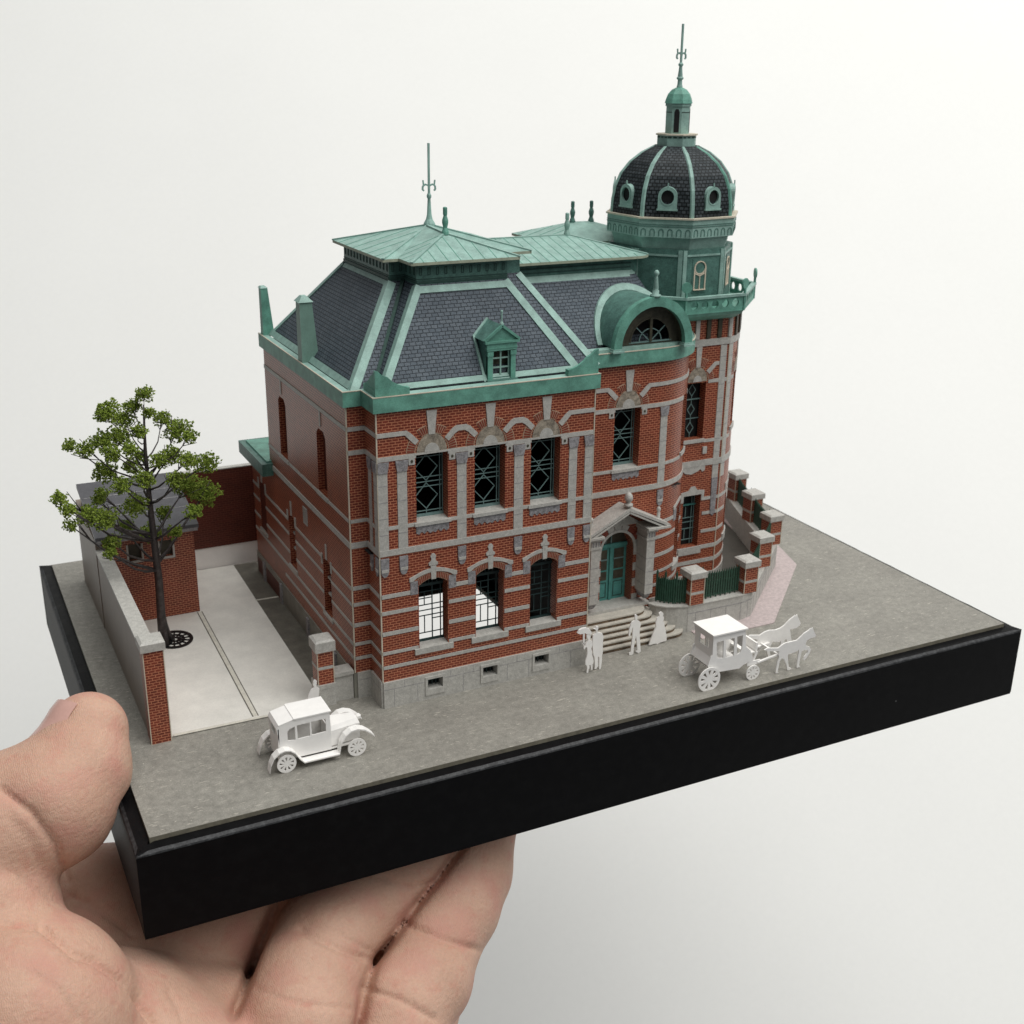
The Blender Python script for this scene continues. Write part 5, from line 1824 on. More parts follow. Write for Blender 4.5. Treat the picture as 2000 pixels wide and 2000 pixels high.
CL = [(905, 225, 58), (830, 300, 55), (680, 335, 80), (780, 385, 62), (640, 350, 45), (935, 340, 38), (1020, 375, 58), (1120, 455, 88), (1195, 490, 48), (870, 460, 50), (740, 490, 75), (640, 520, 66), (700, 595, 58), (540, 570, 58), (440, 545, 48), (820, 570, 50), (1080, 610, 68), (1000, 640, 58), (1185, 640, 62), (1300, 655, 75), (660, 710, 76), (830, 680, 58), (760, 800, 58), (640, 845, 40), (1180, 800, 88), (1290, 845, 95), (1220, 960, 56), (370, 880, 52), (430, 950, 52), (440, 1050, 46), (560, 985, 70), (660, 1010, 78), (850, 920, 78), (1030, 970, 52), (790, 1060, 60), (700, 1150, 56), (690, 1225, 42), (950, 1100, 72), (1100, 1090, 48), (620, 890, 46), (910, 760, 60), (1100, 760, 55), (880, 620, 50)]
s_ = 600 / 1932
cls = []
for k, (X, Y, r) in enumerate(CL):
    y = 5.15 + random.uniform(-.75, .75) * (0.35 + .65 * min(1, (Y - 150) / 500))
    p = on_y(X * s_, 700 + Y * s_, y)
    cls.append((Vector(p), r * s_ / 121))
trunk_pts = [(1.215, 5.16, 0), (1.20, 5.15, .5), (1.215, 5.15, 1.1), (1.20, 5.15, 1.8), (1.19, 5.15, 2.5), (1.20, 5.15, 3.2), (1.235, 5.15, 3.9)]
trunk_r = [.100, .068, .060, .052, .040, .026, .010]
g = Geo()
g.tube(trunk_pts, trunk_r, 10)


def trunk_at(z):
    for i in range(len(trunk_pts) - 1):
        a, b = trunk_pts[i], trunk_pts[i + 1]
        if a[2] <= z <= b[2]:
            t = (z - a[2]) / (b[2] - a[2])
            return Vector(a).lerp(Vector(b), t), trunk_r[i] * (1 - t) + trunk_r[i + 1] * t
    return Vector(trunk_pts[-1]), trunk_r[-1]


for c, r in cls:
    hd = math.hypot(c.x - 1.2, c.y - 5.15)
    zb = max(1.25, min(c.z - .15 - hd * .55, 3.5))
    a, ra = trunk_at(zb)
    m_ = a.lerp(c, .55) + Vector((random.uniform(-.06, .06), random.uniform(-.06, .06), -.08 * hd + random.uniform(-.05, .05)))
    r0 = min(ra * .5, .014 + .013 * hd)
    pts = [a, a.lerp(m_, .5) + Vector((0, 0, -.03)), m_, m_.lerp(c, .6), c + (c - m_).normalized() * r * .5]
    g.tube(pts, [r0, r0 * .85, r0 * .65, r0 * .45, .006], 6)
    for q in range(2):
        e_ = c + Vector((random.gauss(0, 1), random.gauss(0, 1), random.gauss(0, 1))).normalized() * r * 1.15
        g.tube([m_.lerp(c, .5), e_], [r0 * .4, .005], 5)
for x, y in ((.14, .02), (-.10, -.06), (.02, -.13)):
    g.tube([(1.215 + x, 5.16 + y, .005), (1.215 + x * .4, 5.16 + y * .4, .16), (1.205, 5.155, .45)], [.035, .05, .05], 6)
g.build('trunk', BARK, tree, True)
# foam crumbs: small spiky star clusters
vv, ff = [], []
for c, r in cls:
    nn = int(520 * (r / .2) ** 1.9)
    for _ in range(nn):
        d = np.array([random.gauss(0, 1), random.gauss(0, 1), random.gauss(0, 1)])
        d /= np.linalg.norm(d)
        rr = r * (random.random() ** .45) * (1 + .28 * math.sin(5 * d[0] + 9 * c.x) * math.cos(4 * d[2] + 7 * c.z))
        p = np.array(c) + d * rr * np.array([1, 1, .85])
        ax = rng.normal(size=(3, 3))
        sz = random.uniform(.016, .034)
        for q in range(3):
            a = ax[q] / np.linalg.norm(ax[q])
            b = np.cross(a, ax[(q + 1) % 3])
            b /= np.linalg.norm(b)
            i0 = len(vv)
            vv += [p + a * sz, p + b * sz * .45, p - a * sz * .8, p - b * sz * .45]
            ff.append((i0, i0 + 1, i0 + 2, i0 + 3))
me = bpy.data.meshes.new('crown')
me.from_pydata([tuple(map(float, p)) for p in vv], [], ff)
me.materials.append(LEAF)
cr = bpy.data.objects.new('crown', me)
COL.objects.link(cr)
set_parent(cr, tree)
# iron grate round the trunk
gr = Geo()
GC = (1.37, 5.17)


def ringface(g, r0, r1, z, n=32, h=.012):
    for i in range(n):
        a0, a1 = 2 * PI * i / n, 2 * PI * (i + 1) / n
        P = lambda r, a, zz: (GC[0] + r * math.cos(a), GC[1] + r * 1.12 * math.sin(a), zz)
        g.face([P(r0, a0, z), P(r1, a0, z), P(r1, a1, z), P(r0, a1, z)])
        g.face([P(r1, a0, z - h), P(r1, a1, z - h), P(r1, a1, z), P(r1, a0, z)])
        g.face([P(r0, a0, z - h), P(r0, a1, z - h), P(r0, a1, z), P(r0, a0, z)])


ringface(gr, .235, .29, .032)
ringface(gr, .135, .165, .032)
ringface(gr, .05, .075, .032)
for i in range(14):
    a = 2 * PI * i / 14
    gr.bar((GC[0] + .07 * math.cos(a), GC[1] + .07 * 1.12 * math.sin(a), .026), (GC[0] + .25 * math.cos(a), GC[1] + .25 * 1.12 * math.sin(a), .026), .022, .012)
tag(gr.build('tree_grate', BLACKI), 'round black iron tree grate at the foot of the tree', 'tree grate')

# ================================================================== WHITE CARD FIGURES
def cutout(name, outline, y, label, cat, th=.022, group=None, dz=None):
    zmin = min(p[1] for p in outline)
    pts = [(a, b - zmin + .001) for a, b in outline]
    g = Geo()
    g.plate(pts, y, th)
    o = g.build(name, WHITE)
    return tag(o, label, cat, group), zmin


PARASOL = [(6.593, 0.702), (6.623, 0.748), (6.673, 0.766), (6.741, 0.761), (6.797, 0.73), (6.831, 0.684), (6.842, 0.642), (6.82, 0.629), (6.791, 0.651), (6.764, 0.651), (6.722, 0.676), (6.672, 0.673), (6.635, 0.676)]
HANDLE = [(6.695, 0.68), (6.722, 0.68), (6.722, 0.491), (6.699, 0.494)]
LADY = [(6.689, 0.506), (6.709, 0.515), (6.72, 0.473), (6.739, 0.447), (6.747, 0.503), (6.773, 0.528), (6.791, 0.547), (6.768, 0.578), (6.756, 0.625), (6.773, 0.652), (6.81, 0.642), (6.828, 0.61), (6.822, 0.567), (6.809, 0.543), (6.833, 0.525), (6.857, 0.511), (6.864, 0.443), (6.847, 0.402), (6.865, 0.291), (6.893, 0.177), (6.886, 0.125), (6.875, 0.118), (6.882, 0.03), (6.858, 0.025), (6.849, 0.115), (6.821, 0.116), (6.828, 0.061), (6.812, 0.051), (6.806, -0.011), (6.778, -0.004), (6.785, 0.056), (6.782, 0.116), (6.756, 0.135), (6.751, 0.203), (6.77, 0.258), (6.781, 0.318), (6.774, 0.426), (6.749, 0.436), (6.727, 0.4), (6.713, 0.421), (6.711, 0.466)]
GENT = [(6.894, 0.689), (6.926, 0.691), (6.93, 0.726), (6.972, 0.713), (6.973, 0.673), (6.961, 0.649), (6.967, 0.612), (7.047, 0.582), (7.07, 0.52), (7.063, 0.432), (7.069, 0.233), (7.058, 0.226), (7.058, 0.109), (7.049, 0.02), (7.041, -0.02), (7.015, -0.018), (7.016, 0.015), (7.011, 0.192), (6.986, 0.206), (6.995, 0.041), (6.964, 0.0), (6.934, 0.0), (6.939, 0.054), (6.926, 0.214), (6.908, 0.232), (6.893, 0.325), (6.884, 0.425), (6.88, 0.515), (6.887, 0.584), (6.939, 0.613), (6.937, 0.654), (6.918, 0.671)]
MAN = [(7.771, 0.689), (7.799, 0.656), (7.795, 0.612), (7.791, 0.59), (7.847, 0.551), (7.867, 0.493), (7.85, 0.414), (7.856, 0.303), (7.876, 0.151), (7.892, 0.023), (7.854, -0.002), (7.808, 0.031), (7.831, 0.059), (7.807, 0.221), (7.787, 0.317), (7.776, 0.245), (7.76, 0.111), (7.756, 0.005), (7.721, 0.0), (7.682, 0.0), (7.681, 0.035), (7.709, 0.052), (7.713, 0.167), (7.725, 0.293), (7.72, 0.477), (7.69, 0.41), (7.68, 0.33), (7.655, 0.344), (7.659, 0.443), (7.683, 0.539), (7.706, 0.571), (7.762, 0.591), (7.75, 0.643), (7.75, 0.675)]
GOWN = [(8.338, 0.544), (8.369, 0.519), (8.381, 0.489), (8.368, 0.464), (8.389, 0.441), (8.392, 0.399), (8.379, 0.369), (8.412, 0.33), (8.408, 0.302), (8.428, 0.233), (8.469, 0.074), (8.468, 0.009), (8.353, 0.0), (8.294, -0.02), (8.273, -0.005), (8.232, 0.001), (8.138, -0.007), (8.168, 0.081), (8.219, 0.22), (8.254, 0.296), (8.245, 0.363), (8.265, 0.443), (8.308, 0.471), (8.295, 0.52)]
NHORSE = [(9.496, 0.474), (9.54, 0.484), (9.745, 0.482), (9.822, 0.533), (9.878, 0.575), (9.973, 0.613), (10.001, 0.638), (10.015, 0.614), (10.035, 0.641), (10.063, 0.571), (10.111, 0.494), (10.099, 0.469), (10.045, 0.467), (9.999, 0.463), (9.94, 0.441), (9.924, 0.384), (9.944, 0.346), (10.009, 0.318), (10.042, 0.271), (10.023, 0.206), (9.962, 0.131), (9.927, 0.104), (9.91, 0.122), (9.927, 0.166), (9.982, 0.222), (9.985, 0.262), (9.913, 0.284), (9.861, 0.275), (9.845, 0.149), (9.839, 0.034), (9.869, 0.003), (9.796, 0.003), (9.796, 0.071), (9.805, 0.226), (9.81, 0.313), (9.751, 0.292), (9.676, 0.284), (9.606, 0.296), (9.598, 0.237), (9.618, 0.131), (9.643, 0.043), (9.691, 0.019), (9.671, -0.002), (9.62, 0.0), (9.59, 0.103), (9.533, 0.21), (9.484, 0.237), (9.451, 0.194), (9.439, 0.102), (9.432, 0.029), (9.45, -0.002), (9.393, 0.0), (9.395, 0.091), (9.407, 0.19), (9.432, 0.266), (9.412, 0.317), (9.425, 0.368), (9.325, 0.389), (9.203, 0.415), (9.14, 0.449), (9.198, 0.466), (9.398, 0.425)]
FHORSE = [(9.379, 0.448), (9.466, 0.484), (9.556, 0.496), (9.673, 0.476), (9.772, 0.49), (9.845, 0.523), (9.93, 0.595), (10.018, 0.639), (10.039, 0.658), (10.053, 0.638), (10.081, 0.66), (10.099, 0.609), (10.164, 0.493), (10.141, 0.456), (10.081, 0.427), (10.011, 0.428), (9.964, 0.43), (9.982, 0.344), (10.006, 0.263), (10.027, 0.155), (10.015, 0.01), (10.045, -0.01), (9.978, -0.01), (9.955, 0.17), (9.934, 0.216), (9.904, 0.277), (9.875, 0.256), (9.843, 0.124), (9.841, 0.02), (9.867, -0.005), (9.804, -0.005), (9.803, 0.133), (9.805, 0.257), (9.751, 0.254), (9.64, 0.284), (9.603, 0.203), (9.605, 0.106), (9.646, 0.0), (9.592, 0.0), (9.552, 0.103), (9.516, 0.221), (9.433, 0.211), (9.401, 0.156), (9.365, 0.171), (9.373, 0.21), (9.414, 0.249), (9.353, 0.255), (9.296, 0.22), (9.249, 0.236), (9.249, 0.305), (9.324, 0.316), (9.344, 0.38), (9.184, 0.434), (9.165, 0.471), (9.186, 0.487)]
DRIVER = [(2.683, 0.636), (2.709, 0.605), (2.704, 0.562), (2.696, 0.519), (2.74, 0.483), (2.733, 0.415), (2.715, 0.319), (2.704, 0.301), (2.690, 0.064), (2.645, 0.064), (2.632, 0.238), (2.611, 0.064), (2.566, 0.064), (2.59, 0.328), (2.587, 0.358), (2.56, 0.274), (2.542, 0.279), (2.576, 0.411), (2.616, 0.482), (2.668, 0.52), (2.651, 0.554), (2.658, 0.607)]
lady, zl = cutout('person', LADY, 1.42, 'white card woman holding an open parasol beside a man in a hat', 'person', group='white card people')
g = Geo()
g.plate([(a, b - zl) for a, b in PARASOL], 1.415, .03)
g.plate([(a, b - zl) for a, b in HANDLE], 1.42, .02)
g.build('parasol', WHITE, lady)
cutout('person', GENT, 1.45, 'white card man in a hat and long coat next to the parasol', 'person', group='white card people')
cutout('person', MAN, 1.655, 'white card man walking alone in front of the entrance steps', 'person', group='white card people')
cutout('person', GOWN, 1.80, 'white card woman in a wide floor-length gown by the steps', 'person', group='white card people')
cutout('person', DRIVER, 1.93, 'white card man half hidden behind the white car', 'person', group='white card people')
cutout('horse', NHORSE, .19, 'nearer white card horse with one foreleg raised', 'horse', group='carriage horses')
cutout('horse', FHORSE, .62, 'farther white card horse, larger head, harnessed behind the other', 'horse', group='carriage horses')


def spoke_wheel(g, cx, cz, y, r, th=.02, n=9, rim=.2, hub=.3):
    """flat card wheel with wedge cut-outs"""
    out = [(cx + r * math.cos(2 * PI * i / 36), cz + r * math.sin(2 * PI * i / 36)) for i in range(36)]
    holes = []
    for k in range(n):
        a = 2 * PI * k / n + .2
        w_ = PI / n * .52
        holes.append([(cx + r * hub * math.cos(a), cz + r * hub * math.sin(a)), (cx + r * (1 - rim) * math.cos(a - w_), cz + r * (1 - rim) * math.sin(a - w_)), (cx + r * (1 - rim) * math.cos(a + w_), cz + r * (1 - rim) * math.sin(a + w_))])
    g.plate(out, y, th, 0, holes)


# carriage
car_ = empty('carriage', (8.5, .45, 0), 'white card horse-drawn carriage with flat roof and spoked wheels', 'carriage')
CSIDE = [(8.197, .844), (8.775, .860), (8.811, .559), (8.892, .486), (8.945, .395), (8.964, .295), (8.894, .287), (8.791, .269), (8.716, .222), (8.367, .243), (8.304, .273), (8.152, .354), (8.133, .382), (8.153, .448), (8.18, .528), (8.205, .551)]
CWS = [[(8.264, .752), (8.387, .754), (8.403, .46), (8.288, .486)], [(8.434, .756), (8.584, .756), (8.594, .459), (8.447, .459)], [(8.631, .766), (8.734, .768), (8.738, .543), (8.709, .486), (8.646, .46)]]
for y in (.22, .665):
    quick('side_panel', WHITE, car_, lambda g: g.plate(CSIDE, y, .022, 0, CWS))
bk = Wall([(8.20, .665), (8.20, .242)])
quick('back_panel', WHITE, car_, lambda g: [g.wall(bk, [rect(0, bk.len, .50, .845), rect(.10, .34, .62, .77)], -.018, 0), g.face([(8.20, .665, .50), (8.20, .242, .50), (8.145, .242, .38), (8.145, .665, .38)])])
quick('front_panel', WHITE, car_, lambda g: g.box(8.765, 8.78, .243, .664, .55, .855))
quick('floor', WHITE, car_, lambda g: g.box(8.20, 8.80, .243, .664, .29, .305))
quick('roof', WHITE, car_, lambda g: g.box(8.175, 8.80, .19, .72, .862, .885))
for cx, cz, r, y in ((8.155, .175, .195, .185), (8.155, .175, .195, .70), (8.955, .112, .122, .185), (8.955, .112, .122, .70)):
    quick('wheel', WHITE, car_, lambda g: spoke_wheel(g, cx, cz, y, r))
quick('driver_seat', WHITE, car_, lambda g: [g.box(8.86, 9.02, .26, .66, .40, .42), g.bar((8.97, .26, .23), (9.05, .26, .42), .03), g.bar((8.97, .66, .23), (9.05, .66, .42), .03), g.box(8.86, 9.10, .22, .24, .225, .29), g.box(9.03, 9.06, .26, .66, .40, .56)])
quick('shaft', WHITE, car_, lambda g: [g.bar((9.05, .225, .25), (9.42, .225, .30), .035, .022), g.bar((9.05, .60, .25), (9.55, .60, .30), .035, .022), g.bar((9.42, .2, .31), (9.42, .65, .31), .03, .02)])
quick('passenger_seat', WHITE, car_, lambda g: [g.box(8.24, 8.36, .28, .62, .40, .47)])

# motor car
mc = empty('car', (2.35, .97, 0), 'white card vintage motor car parked in front of the gate pillar', 'car')
CAB = [(1.836, .13), (1.836, .319), (1.80, .60), (1.83, .65), (1.93, .675), (2.04, .69), (2.515, .69), (2.525, .45), (2.525, .13)]
CWN = [[(1.941, .538), (1.98, .575), (2.045, .591), (2.043, .389), (1.942, .405)], [(2.071, .599), (2.242, .604), (2.241, .401), (2.077, .395)], [(2.263, .608), (2.462, .607), (2.458, .412), (2.267, .405)]]
YN, YFAR = .775, 1.165
for y in (YN, YFAR):
    quick('side_panel', WHITE, mc, lambda g: g.plate(CAB, y, .02, 0, CWN))
quick('roof', WHITE, mc, lambda g: [g.box(2.03, 2.535, YN - .012, YFAR + .032, .692, .71), g.face([(1.80, YN - .004, .60), (1.83, YN - .004, .655), (1.83, YFAR + .02, .655), (1.80, YFAR + .02, .60)]), g.face([(1.83, YN - .004, .655), (2.032, YN - .004, .70), (2.032, YFAR + .02, .70), (1.83, YFAR + .02, .655)])])
w_rb = Wall([(1.815, YFAR + .02), (1.815, YN)])
quick('back_panel', WHITE, mc, lambda g: g.wall(w_rb, [rect(0, w_rb.len, .13, .60), rect(.10, .29, .44, .55)], -.015, 0))
quick('windscreen_frame', WHITE, mc, lambda g: [g.box(2.505, 2.52, YN + .021, YN + .06, .43, .69), g.box(2.505, 2.52, YFAR - .04, YFAR - .001, .43, .69), g.box(2.505, 2.52, YN + .06, YFAR - .04, .66, .69), g.box(2.505, 2.52, YN + .021, YFAR - .001, .13, .43)])
hb = [(2.53, YN + .03), (2.95, YN + .085), (2.95, YFAR - .065), (2.53, YFAR - .01)]
ht = [(2.53, YN + .06), (2.93, YN + .12), (2.93, YFAR - .10), (2.53, YFAR - .04)]
quick('bonnet', WHITE, mc, lambda g: [g.prism(hb, .16, .385), g.prism((hb, ht), .385, .445)])
quick('headlamp', WHITE, mc, lambda g: g.lathe(3.0, YFAR - .1, [(.03, .33), (.04, .35), (.04, .38), (.02, .40)], 10))


def fender(g, y0, y1, pts, th=.018):
    for (a, b), (c, d) in zip(pts, pts[1:]):
        g.face([(a, y0, b), (c, y0, d), (c, y1, d), (a, y1, b)])
        g.face([(a, y0, b - th), (c, y0, d - th), (c, y0, d), (a, y0, b)])
        g.face([(a, y1, b - th), (c, y1, d - th), (c, y1, d), (a, y1, b)])
        g.face([(a, y0, b - th), (c, y0, d - th), (c, y1, d - th), (a, y1, b - th)])


FR_ = [(1.655, .06), (1.675, .16), (1.72, .255), (1.79, .315), (1.87, .335), (1.94, .32), (2.0, .27), (2.06, .17), (2.12, .10), (2.60, .10)]
FF_ = [(2.60, .10), (2.63, .25), (2.69, .345), (2.77, .40), (2.86, .41), (2.96, .375), (3.04, .31), (3.09, .255)]
for y0, y1 in ((.665, .79), (1.17, 1.295)):
    quick('fender', WHITE, mc, lambda g: fender(g, y0, y1, FR_))
    quick('fender', WHITE, mc, lambda g: fender(g, y0, y1, FF_))
    yy = y0 + .012 if y0 < 1 else y1 - .03
    for cx in (1.885, 2.845):
        quick('wheel', WHITE, mc, lambda g: spoke_wheel(g, cx, .128, yy, .128, .018, 9, .24, .26))
quick('chassis', WHITE, mc, lambda g: g.box(1.86, 2.93, .80, 1.15, .12, .135))


# ================================================================== HAND
def smin(a, b, k):
    h = np.clip(.5 + .5 * (b - a) / k, 0, 1)
    return b * (1 - h) + a * h - k * h * (1 - h)


def capsule(X, a, b, ra, rb):
    ab = b - a
    t = np.clip(((X - a) @ ab) / (ab @ ab), 0, 1)
    d = np.linalg.norm(X - (a + t[..., None] * ab), axis=-1)
    return d - (ra + (rb - ra) * t)


HP = lambda u, v, d: ray_pt(u, v, d).astype(np.float32)
chains = {
    'thumb': [((172, 1428, 15.35), .50), ((150, 1500, 15.15), .66), ((98, 1566, 14.9), .80), ((-30, 1630, 14.7), .92), ((-190, 1800, 14.6), 1.05)],
    'index': [((640, 1680, 17.6), .58), ((482, 1792, 17.2), .77), ((355, 1880, 16.6), .83), ((240, 2000, 15.8), .93)],
    'middle': [((885, 1612, 17.8), .48), ((792, 1698, 17.4), .68), ((692, 1772, 17.0), .74), ((638, 1838, 16.5), .715), ((602, 1920, 16.0), .765), ((584, 2000, 15.6), .79), ((510, 2250, 15.1), .9)],
    'ring': [((950, 1606, 17.75), .47), ((914, 1700, 17.7), .645), ((882, 1770, 17.4), .685), ((840, 1840, 17.0), .70), ((822, 1910, 16.6), .70), ((770, 1975, 16.2), .74), ((755, 2090, 15.8), .76), ((735, 2260, 15.5), .8)],
    'little': [((930, 1660, 19.2), .40), ((860, 1800, 18.8), .46), ((830, 1960, 18.0), .52), ((760, 2260, 16.6), .7)],
}
palm = [((-60, 1790, 14.45), 1.05, (-150, 1990, 14.2), 1.35), ((45, 2000, 13.9), 1.28, (-150, 2200, 13.9), 1.6), ((210, 2075, 14.9), 1.35, (420, 2220, 15.0), 1.30), ((420, 2230, 15.2), 1.2, (720, 2330, 15.4), 1.0), ((60, 2250, 14.5), 1.8, (500, 2500, 15.0), 1.7), ((120, 2000, 15.6), 1.05, (190, 1790, 16.7), .92), ((190, 1790, 16.7), .92, (330, 1740, 17.6), .80), ((470, 2030, 15.9), .85, (300, 2000, 15.7), .9), ((430, 1960, 17.2), .75, (740, 1900, 18.2), .75), ((740, 1900, 18.2), .75, (700, 2060, 17.2), .8)]
fore = [((100, 2420, 14.3), 2.1, (-500, 3100, 12.6), 2.6)]
allp = np.array([HP(*p) for ch in chains.values() for p, r in ch] + [HP(*q) for pr0 in palm for q in (pr0[0], pr0[2])] + [HP(*fore[0][0])])
lo_ = allp.min(0) - 2.2
hi_b = allp.max(0) + 1.2
HS = .048
nx, ny, nz = [int((hi_b[i] - lo_[i]) / HS) + 2 for i in range(3)]
gx = (lo_[0] + HS * np.arange(nx)).astype(np.float32)
gy = (lo_[1] + HS * np.arange(ny)).astype(np.float32)
gz = (lo_[2] + HS * np.arange(nz)).astype(np.float32)
Fd = np.empty((nx, ny, nz), np.float32)


def hand_sdf(X):
    parts = {}
    for nme, ch in chains.items():
        d = None
        for (p, ra), (q, rb) in zip(ch, ch[1:]):
            c = capsule(X, HP(*p), HP(*q), ra, rb)
            d = c if d is None else smin(d, c, .10)
        parts[nme] = d
    fing = smin(parts['middle'], parts['ring'], .02)
    fing = smin(fing, parts['little'], .02)
    fing = smin(fing, parts['index'], .03)
    pm = None
    for p, ra, q, rb in palm:
        c = capsule(X, HP(*p), HP(*q), ra, rb)
        pm = c if pm is None else smin(pm, c, .22)
    for p, ra, q, rb in fore:
        pm = smin(pm, capsule(X, HP(*p), HP(*q), ra, rb), .8)
    d = smin(fing, pm, .16)
    return smin(d, parts['thumb'], .10)


BS = 14                       # evaluate only the blocks the surface can pass through
for i in range(0, nx, BS):
    for j in range(0, ny, BS):
        for k in range(0, nz, BS):
            bx_, by_, bz_ = gx[i:i + BS], gy[j:j + BS], gz[k:k + BS]
            cpt = np.array([[[[bx_.mean(), by_.mean(), bz_.mean()]]]], np.float32)
            v0 = float(hand_sdf(cpt)[0, 0, 0])
            if abs(v0) > BS * HS * .9 + .25:
                Fd[i:i + BS, j:j + BS, k:k + BS] = v0
            else:
                Fd[i:i + BS, j:j + BS, k:k + BS] = hand_sdf(np.stack(np.meshgrid(bx_, by_, bz_, indexing='ij'), -1))
# clefts between neighbouring fingers: V-grooves along the line where they touch
GAPS = [([(905, 1650), (815, 1768), (760, 1845), (735, 1876), (716, 1930), (702, 1995), (660, 2120)], .095, .20), ([(545, 1750), (505, 1850), (473, 1941), (455, 1985)], .095, .20)]
msk = np.argwhere(np.abs(Fd) < .5)
Xm = np.stack([gx[msk[:, 0]], gy[msk[:, 1]], gz[msk[:, 2]]], 1)
cm = (Xm - CAM) @ RC.T
um, vm_ = 1000 + FPX * cm[:, 0] / cm[:, 2], 1000 + FPX * cm[:, 1] / cm[:, 2]
fm = Fd[tuple(msk.T)].copy()
for pl_c, hw_, dp in GAPS:
    best = np.full(len(um), 1e9)
    for (x0, y0), (x1, y1) in zip(pl_c, pl_c[1:]):
        dx, dy = x1 - x0, y1 - y0
        t = np.clip(((um - x0) * dx + (vm_ - y0) * dy) / (dx * dx + dy * dy), 0, 1)
        best = np.minimum(best, np.hypot(um - x0 - t * dx, vm_ - y0 - t * dy))
    du = best * cm[:, 2] / FPX
    cut = hw_ * (1 + np.minimum(fm, 0) / dp) - du
    fm = np.where(cm[:, 2] < 17.9, np.maximum(fm, np.minimum(cut, .05)), fm)
Fd[tuple(msk.T)] = fm
# keep the flesh out of the box
Xc = np.abs(gx - W / 2)[:, None, None] - (W / 2 + F + .012)
Yc = np.abs(gy - D / 2)[None, :, None] - (D / 2 + F + .012)
Zc = np.abs(gz - (HB - .03 + FZ) / 2)[None, None, :] - ((FZ - HB + .03) / 2 + .012)
boxd = np.maximum(np.maximum(Xc, Yc), Zc)
hk = np.clip(.5 + .5 * (-boxd - Fd) / .06, 0, 1)
Fd = (Fd * (1 - hk) - boxd * hk + .06 * hk * (1 - hk)).astype(np.float32)


def surface_nets(Fv, o, h):
    ins = Fv < 0
    sh = tuple(s - 1 for s in Fv.shape)
    cnt = np.zeros(sh, np.float32)
    acc_ = np.zeros(sh + (3,), np.float32)
    cor_ = [(i, j, k) for i in (0, 1) for j in (0, 1) for k in (0, 1)]
    sl = lambda c: tuple(slice(c[a], c[a] + sh[a]) for a in range(3))
    tot = sum(ins[sl(c)].astype(np.int8) for c in cor_)
    act = (tot > 0) & (tot < 8)
    idx = np.argwhere(act)
    vals = {c: Fv[sl(c)][act] for c in cor_}
    P = np.zeros((len(idx), 3), np.float32)
    C_ = np.zeros(len(idx), np.float32)
    for c in cor_:
        for a in range(3):
            if c[a] == 0:
                d = list(c)
                d[a] = 1
                d = tuple(d)
                f0, f1 = vals[c], vals[d]
                m = (f0 < 0) != (f1 < 0)
                t = np.where(m, f0 / np.where(m, f0 - f1, 1), 0)
                base_ = np.tile(np.array(c, np.float32), (len(idx), 1))
                base_[:, a] += t
                P[m] += base_[m]
                C_[m] += 1
    P = (idx + P / C_[:, None]) * h + o
    vid = -np.ones(sh, np.int64)
    vid[act] = np.arange(len(idx))
    quads = []
    for a in range(3):
        b, c = (a + 1) % 3, (a + 2) % 3
        s0 = [slice(None)] * 3
        s1 = [slice(None)] * 3
        s0[a] = slice(0, -1)
        s1[a] = slice(1, None)
        x0, x1 = ins[tuple(s0)], ins[tuple(s1)]
        ed = np.argwhere(x0 != x1)
        keep = (ed[:, b] > 0) & (ed[:, c] > 0) & (ed[:, b] < Fv.shape[b] - 1) & (ed[:, c] < Fv.shape[c] - 1)
        ed = ed[keep]
        flip = x0[tuple(ed.T)]
        q = []
        for db, dc in ((-1, -1), (0, -1), (0, 0), (-1, 0)):
            e2 = ed.copy()
            e2[:, b] += db
            e2[:, c] += dc
            q.append(vid[tuple(e2.T)])
        q = np.stack(q, 1)
        q[~flip] = q[~flip][:, ::-1]
        quads.append(q)
    return P, np.concatenate(quads)


hv, hq = surface_nets(Fd, lo_, HS)
for it in range(5):         # relax the lattice steps
    s = np.zeros_like(hv)
    c = np.zeros(len(hv), np.float32)
    for i in range(4):
        j = (i + 1) % 4
        np.add.at(s, hq[:, i], hv[hq[:, j]])
        np.add.at(c, hq[:, i], 1)
        np.add.at(s, hq[:, j], hv[hq[:, i]])
        np.add.at(c, hq[:, j], 1)
    lam = .55
    hv = hv * (1 - lam) + lam * s / np.maximum(c, 1)[:, None]
# normals
fn_ = np.cross(hv[hq[:, 2]] - hv[hq[:, 0]], hv[hq[:, 3]] - hv[hq[:, 1]])
vn = np.zeros_like(hv)
for i in range(4):
    np.add.at(vn, hq[:, i], fn_)
vn /= np.linalg.norm(vn, axis=1)[:, None] + 1e-9
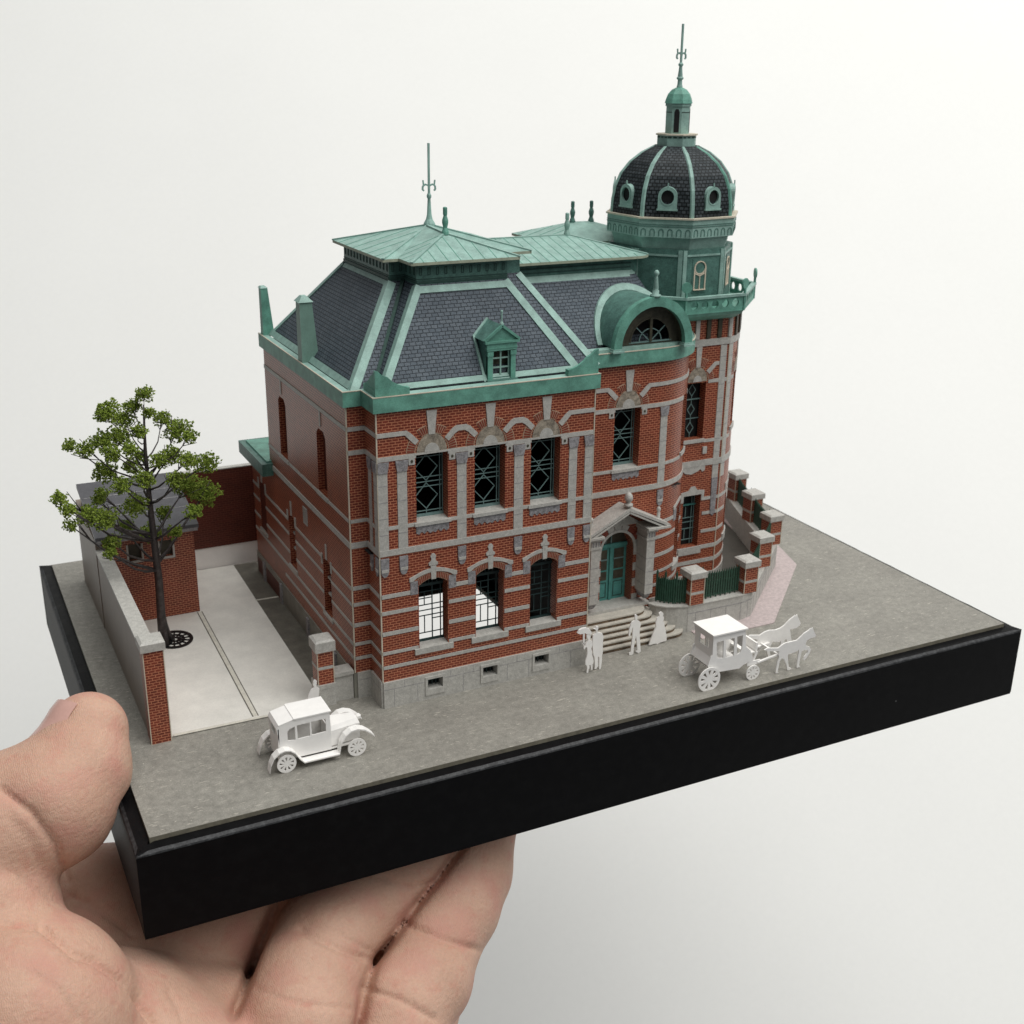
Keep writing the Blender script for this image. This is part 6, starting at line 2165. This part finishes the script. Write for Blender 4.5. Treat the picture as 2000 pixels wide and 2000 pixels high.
# creases pressed into the palm side: drawn as polylines across the skin
cc = (hv - CAM) @ RC.T
U_ = 1000 + FPX * cc[:, 0] / cc[:, 2]
V_ = 1000 + FPX * cc[:, 1] / cc[:, 2]
facing = np.clip(-np.einsum('ij,ij->i', vn, (hv - CAM) / np.linalg.norm(hv - CAM, axis=1)[:, None]), 0, 1)
CREASE = [([(0, 1539), (62, 1588), (109, 1653), (130, 1718)], .07, 9), ([(82, 1805), (150, 1862), (185, 1872), (245, 1914), (304, 2000)], .09, 10),
          ([(587, 1811), (640, 1840), (690, 1862), (733, 1876)], .07, 9), ([(600, 1800), (660, 1822), (735, 1862)], .03, 6), ([(793, 1803), (860, 1832), (943, 1857)], .065, 9),
          ([(136, 1746), (200, 1780), (262, 1825)], .05, 8), ([(712, 1930), (780, 1952), (850, 1990)], .05, 8), ([(20, 1700), (60, 1730), (118, 1760)], .03, 7),
          ([(330, 1935), (350, 1970), (360, 2000)], .03, 7), ([(0, 1800), (50, 1812), (82, 1805)], .03, 7), ([(745, 1712), (800, 1735), (840, 1726)], .03, 8), ([(60, 1900), (110, 1930), (150, 1990)], .025, 8),
          ([(500, 1930), (580, 1960), (690, 1970)], .02, 8), ([(20, 1600), (60, 1640), (75, 1690)], .02, 7)]
disp = np.zeros(len(hv), np.float32)
for pl_c, dp, wd in CREASE:
    best = np.full(len(hv), 1e9)
    for (x0, y0), (x1, y1) in zip(pl_c, pl_c[1:]):
        dx, dy = x1 - x0, y1 - y0
        t = np.clip(((U_ - x0) * dx + (V_ - y0) * dy) / (dx * dx + dy * dy), 0, 1)
        best = np.minimum(best, np.hypot(U_ - x0 - t * dx, V_ - y0 - t * dy))
    disp -= dp * .9 * np.exp(-(best / (wd * .62)) ** 2) + dp * .35 * np.exp(-(best / (wd * 2.6)) ** 2)
near = cc[:, 2] < 17.6
hv = hv + vn * (disp * np.clip(facing * 2, 0, 1) * near)[:, None]
lab = np.arange(len(hv))          # keep only the one connected hand
while True:
    old = lab.copy()
    for i in range(4):
        j = (i + 1) % 4
        m_ = np.minimum(lab[hq[:, i]], lab[hq[:, j]])
        np.minimum.at(lab, hq[:, i], m_)
        np.minimum.at(lab, hq[:, j], m_)
    lab = lab[lab]
    if (lab == old).all():
        break
big = np.bincount(lab).argmax()
keep_v = lab == big
remap = np.cumsum(keep_v) - 1
hq = remap[hq[keep_v[hq[:, 0]]]]
hv = hv[keep_v]
me = bpy.data.meshes.new('hand')
me.from_pydata(hv.tolist(), [], hq.tolist())
me.materials.append(SKIN)
me.polygons.foreach_set('use_smooth', [True] * len(me.polygons))
hand = bpy.data.objects.new('hand', me)
COL.objects.link(hand)
tag(hand, 'bare left hand holding the black base by thumb and fingers', 'hand')
# thumb nail, seen edge on at the upper left of the tip
g = Geo()
tip, ip = Vector(ray_pt(168, 1424, 15.35)), Vector(ray_pt(95, 1552, 14.95))
axis = (tip - ip).normalized()
vdir = (tip - Vector(CAM)).normalized()
left = axis.cross(vdir).normalized()
if left.dot(Vector(RC[0])) > 0:
    left = -left
nside = (left * .95 - vdir * .22).normalized()
bi = axis.cross(nside).normalized()
c0 = tip - axis * .12
rows = []
for i in range(9):
    u = -.75 + 1.05 * i / 8
    row = []
    for j in range(9):
        a = math.radians(-48 + 96 * j / 8)
        wv = 1 - .25 * max(0, (u - .25) / .25) ** 2 if u > .25 else 1
        rr = .512 + max(0, -u - .05) * .22 - max(0, u - .2) * .22
        row.append(c0 + axis * u + nside * math.cos(a) * rr + bi * math.sin(a) * rr * wv * .95)
    rows.append(row)
for i in range(8):
    for j in range(8):
        g.face([rows[i][j], rows[i][j + 1], rows[i + 1][j + 1], rows[i + 1][j]])
g.build('nail', NAIL, hand, True)
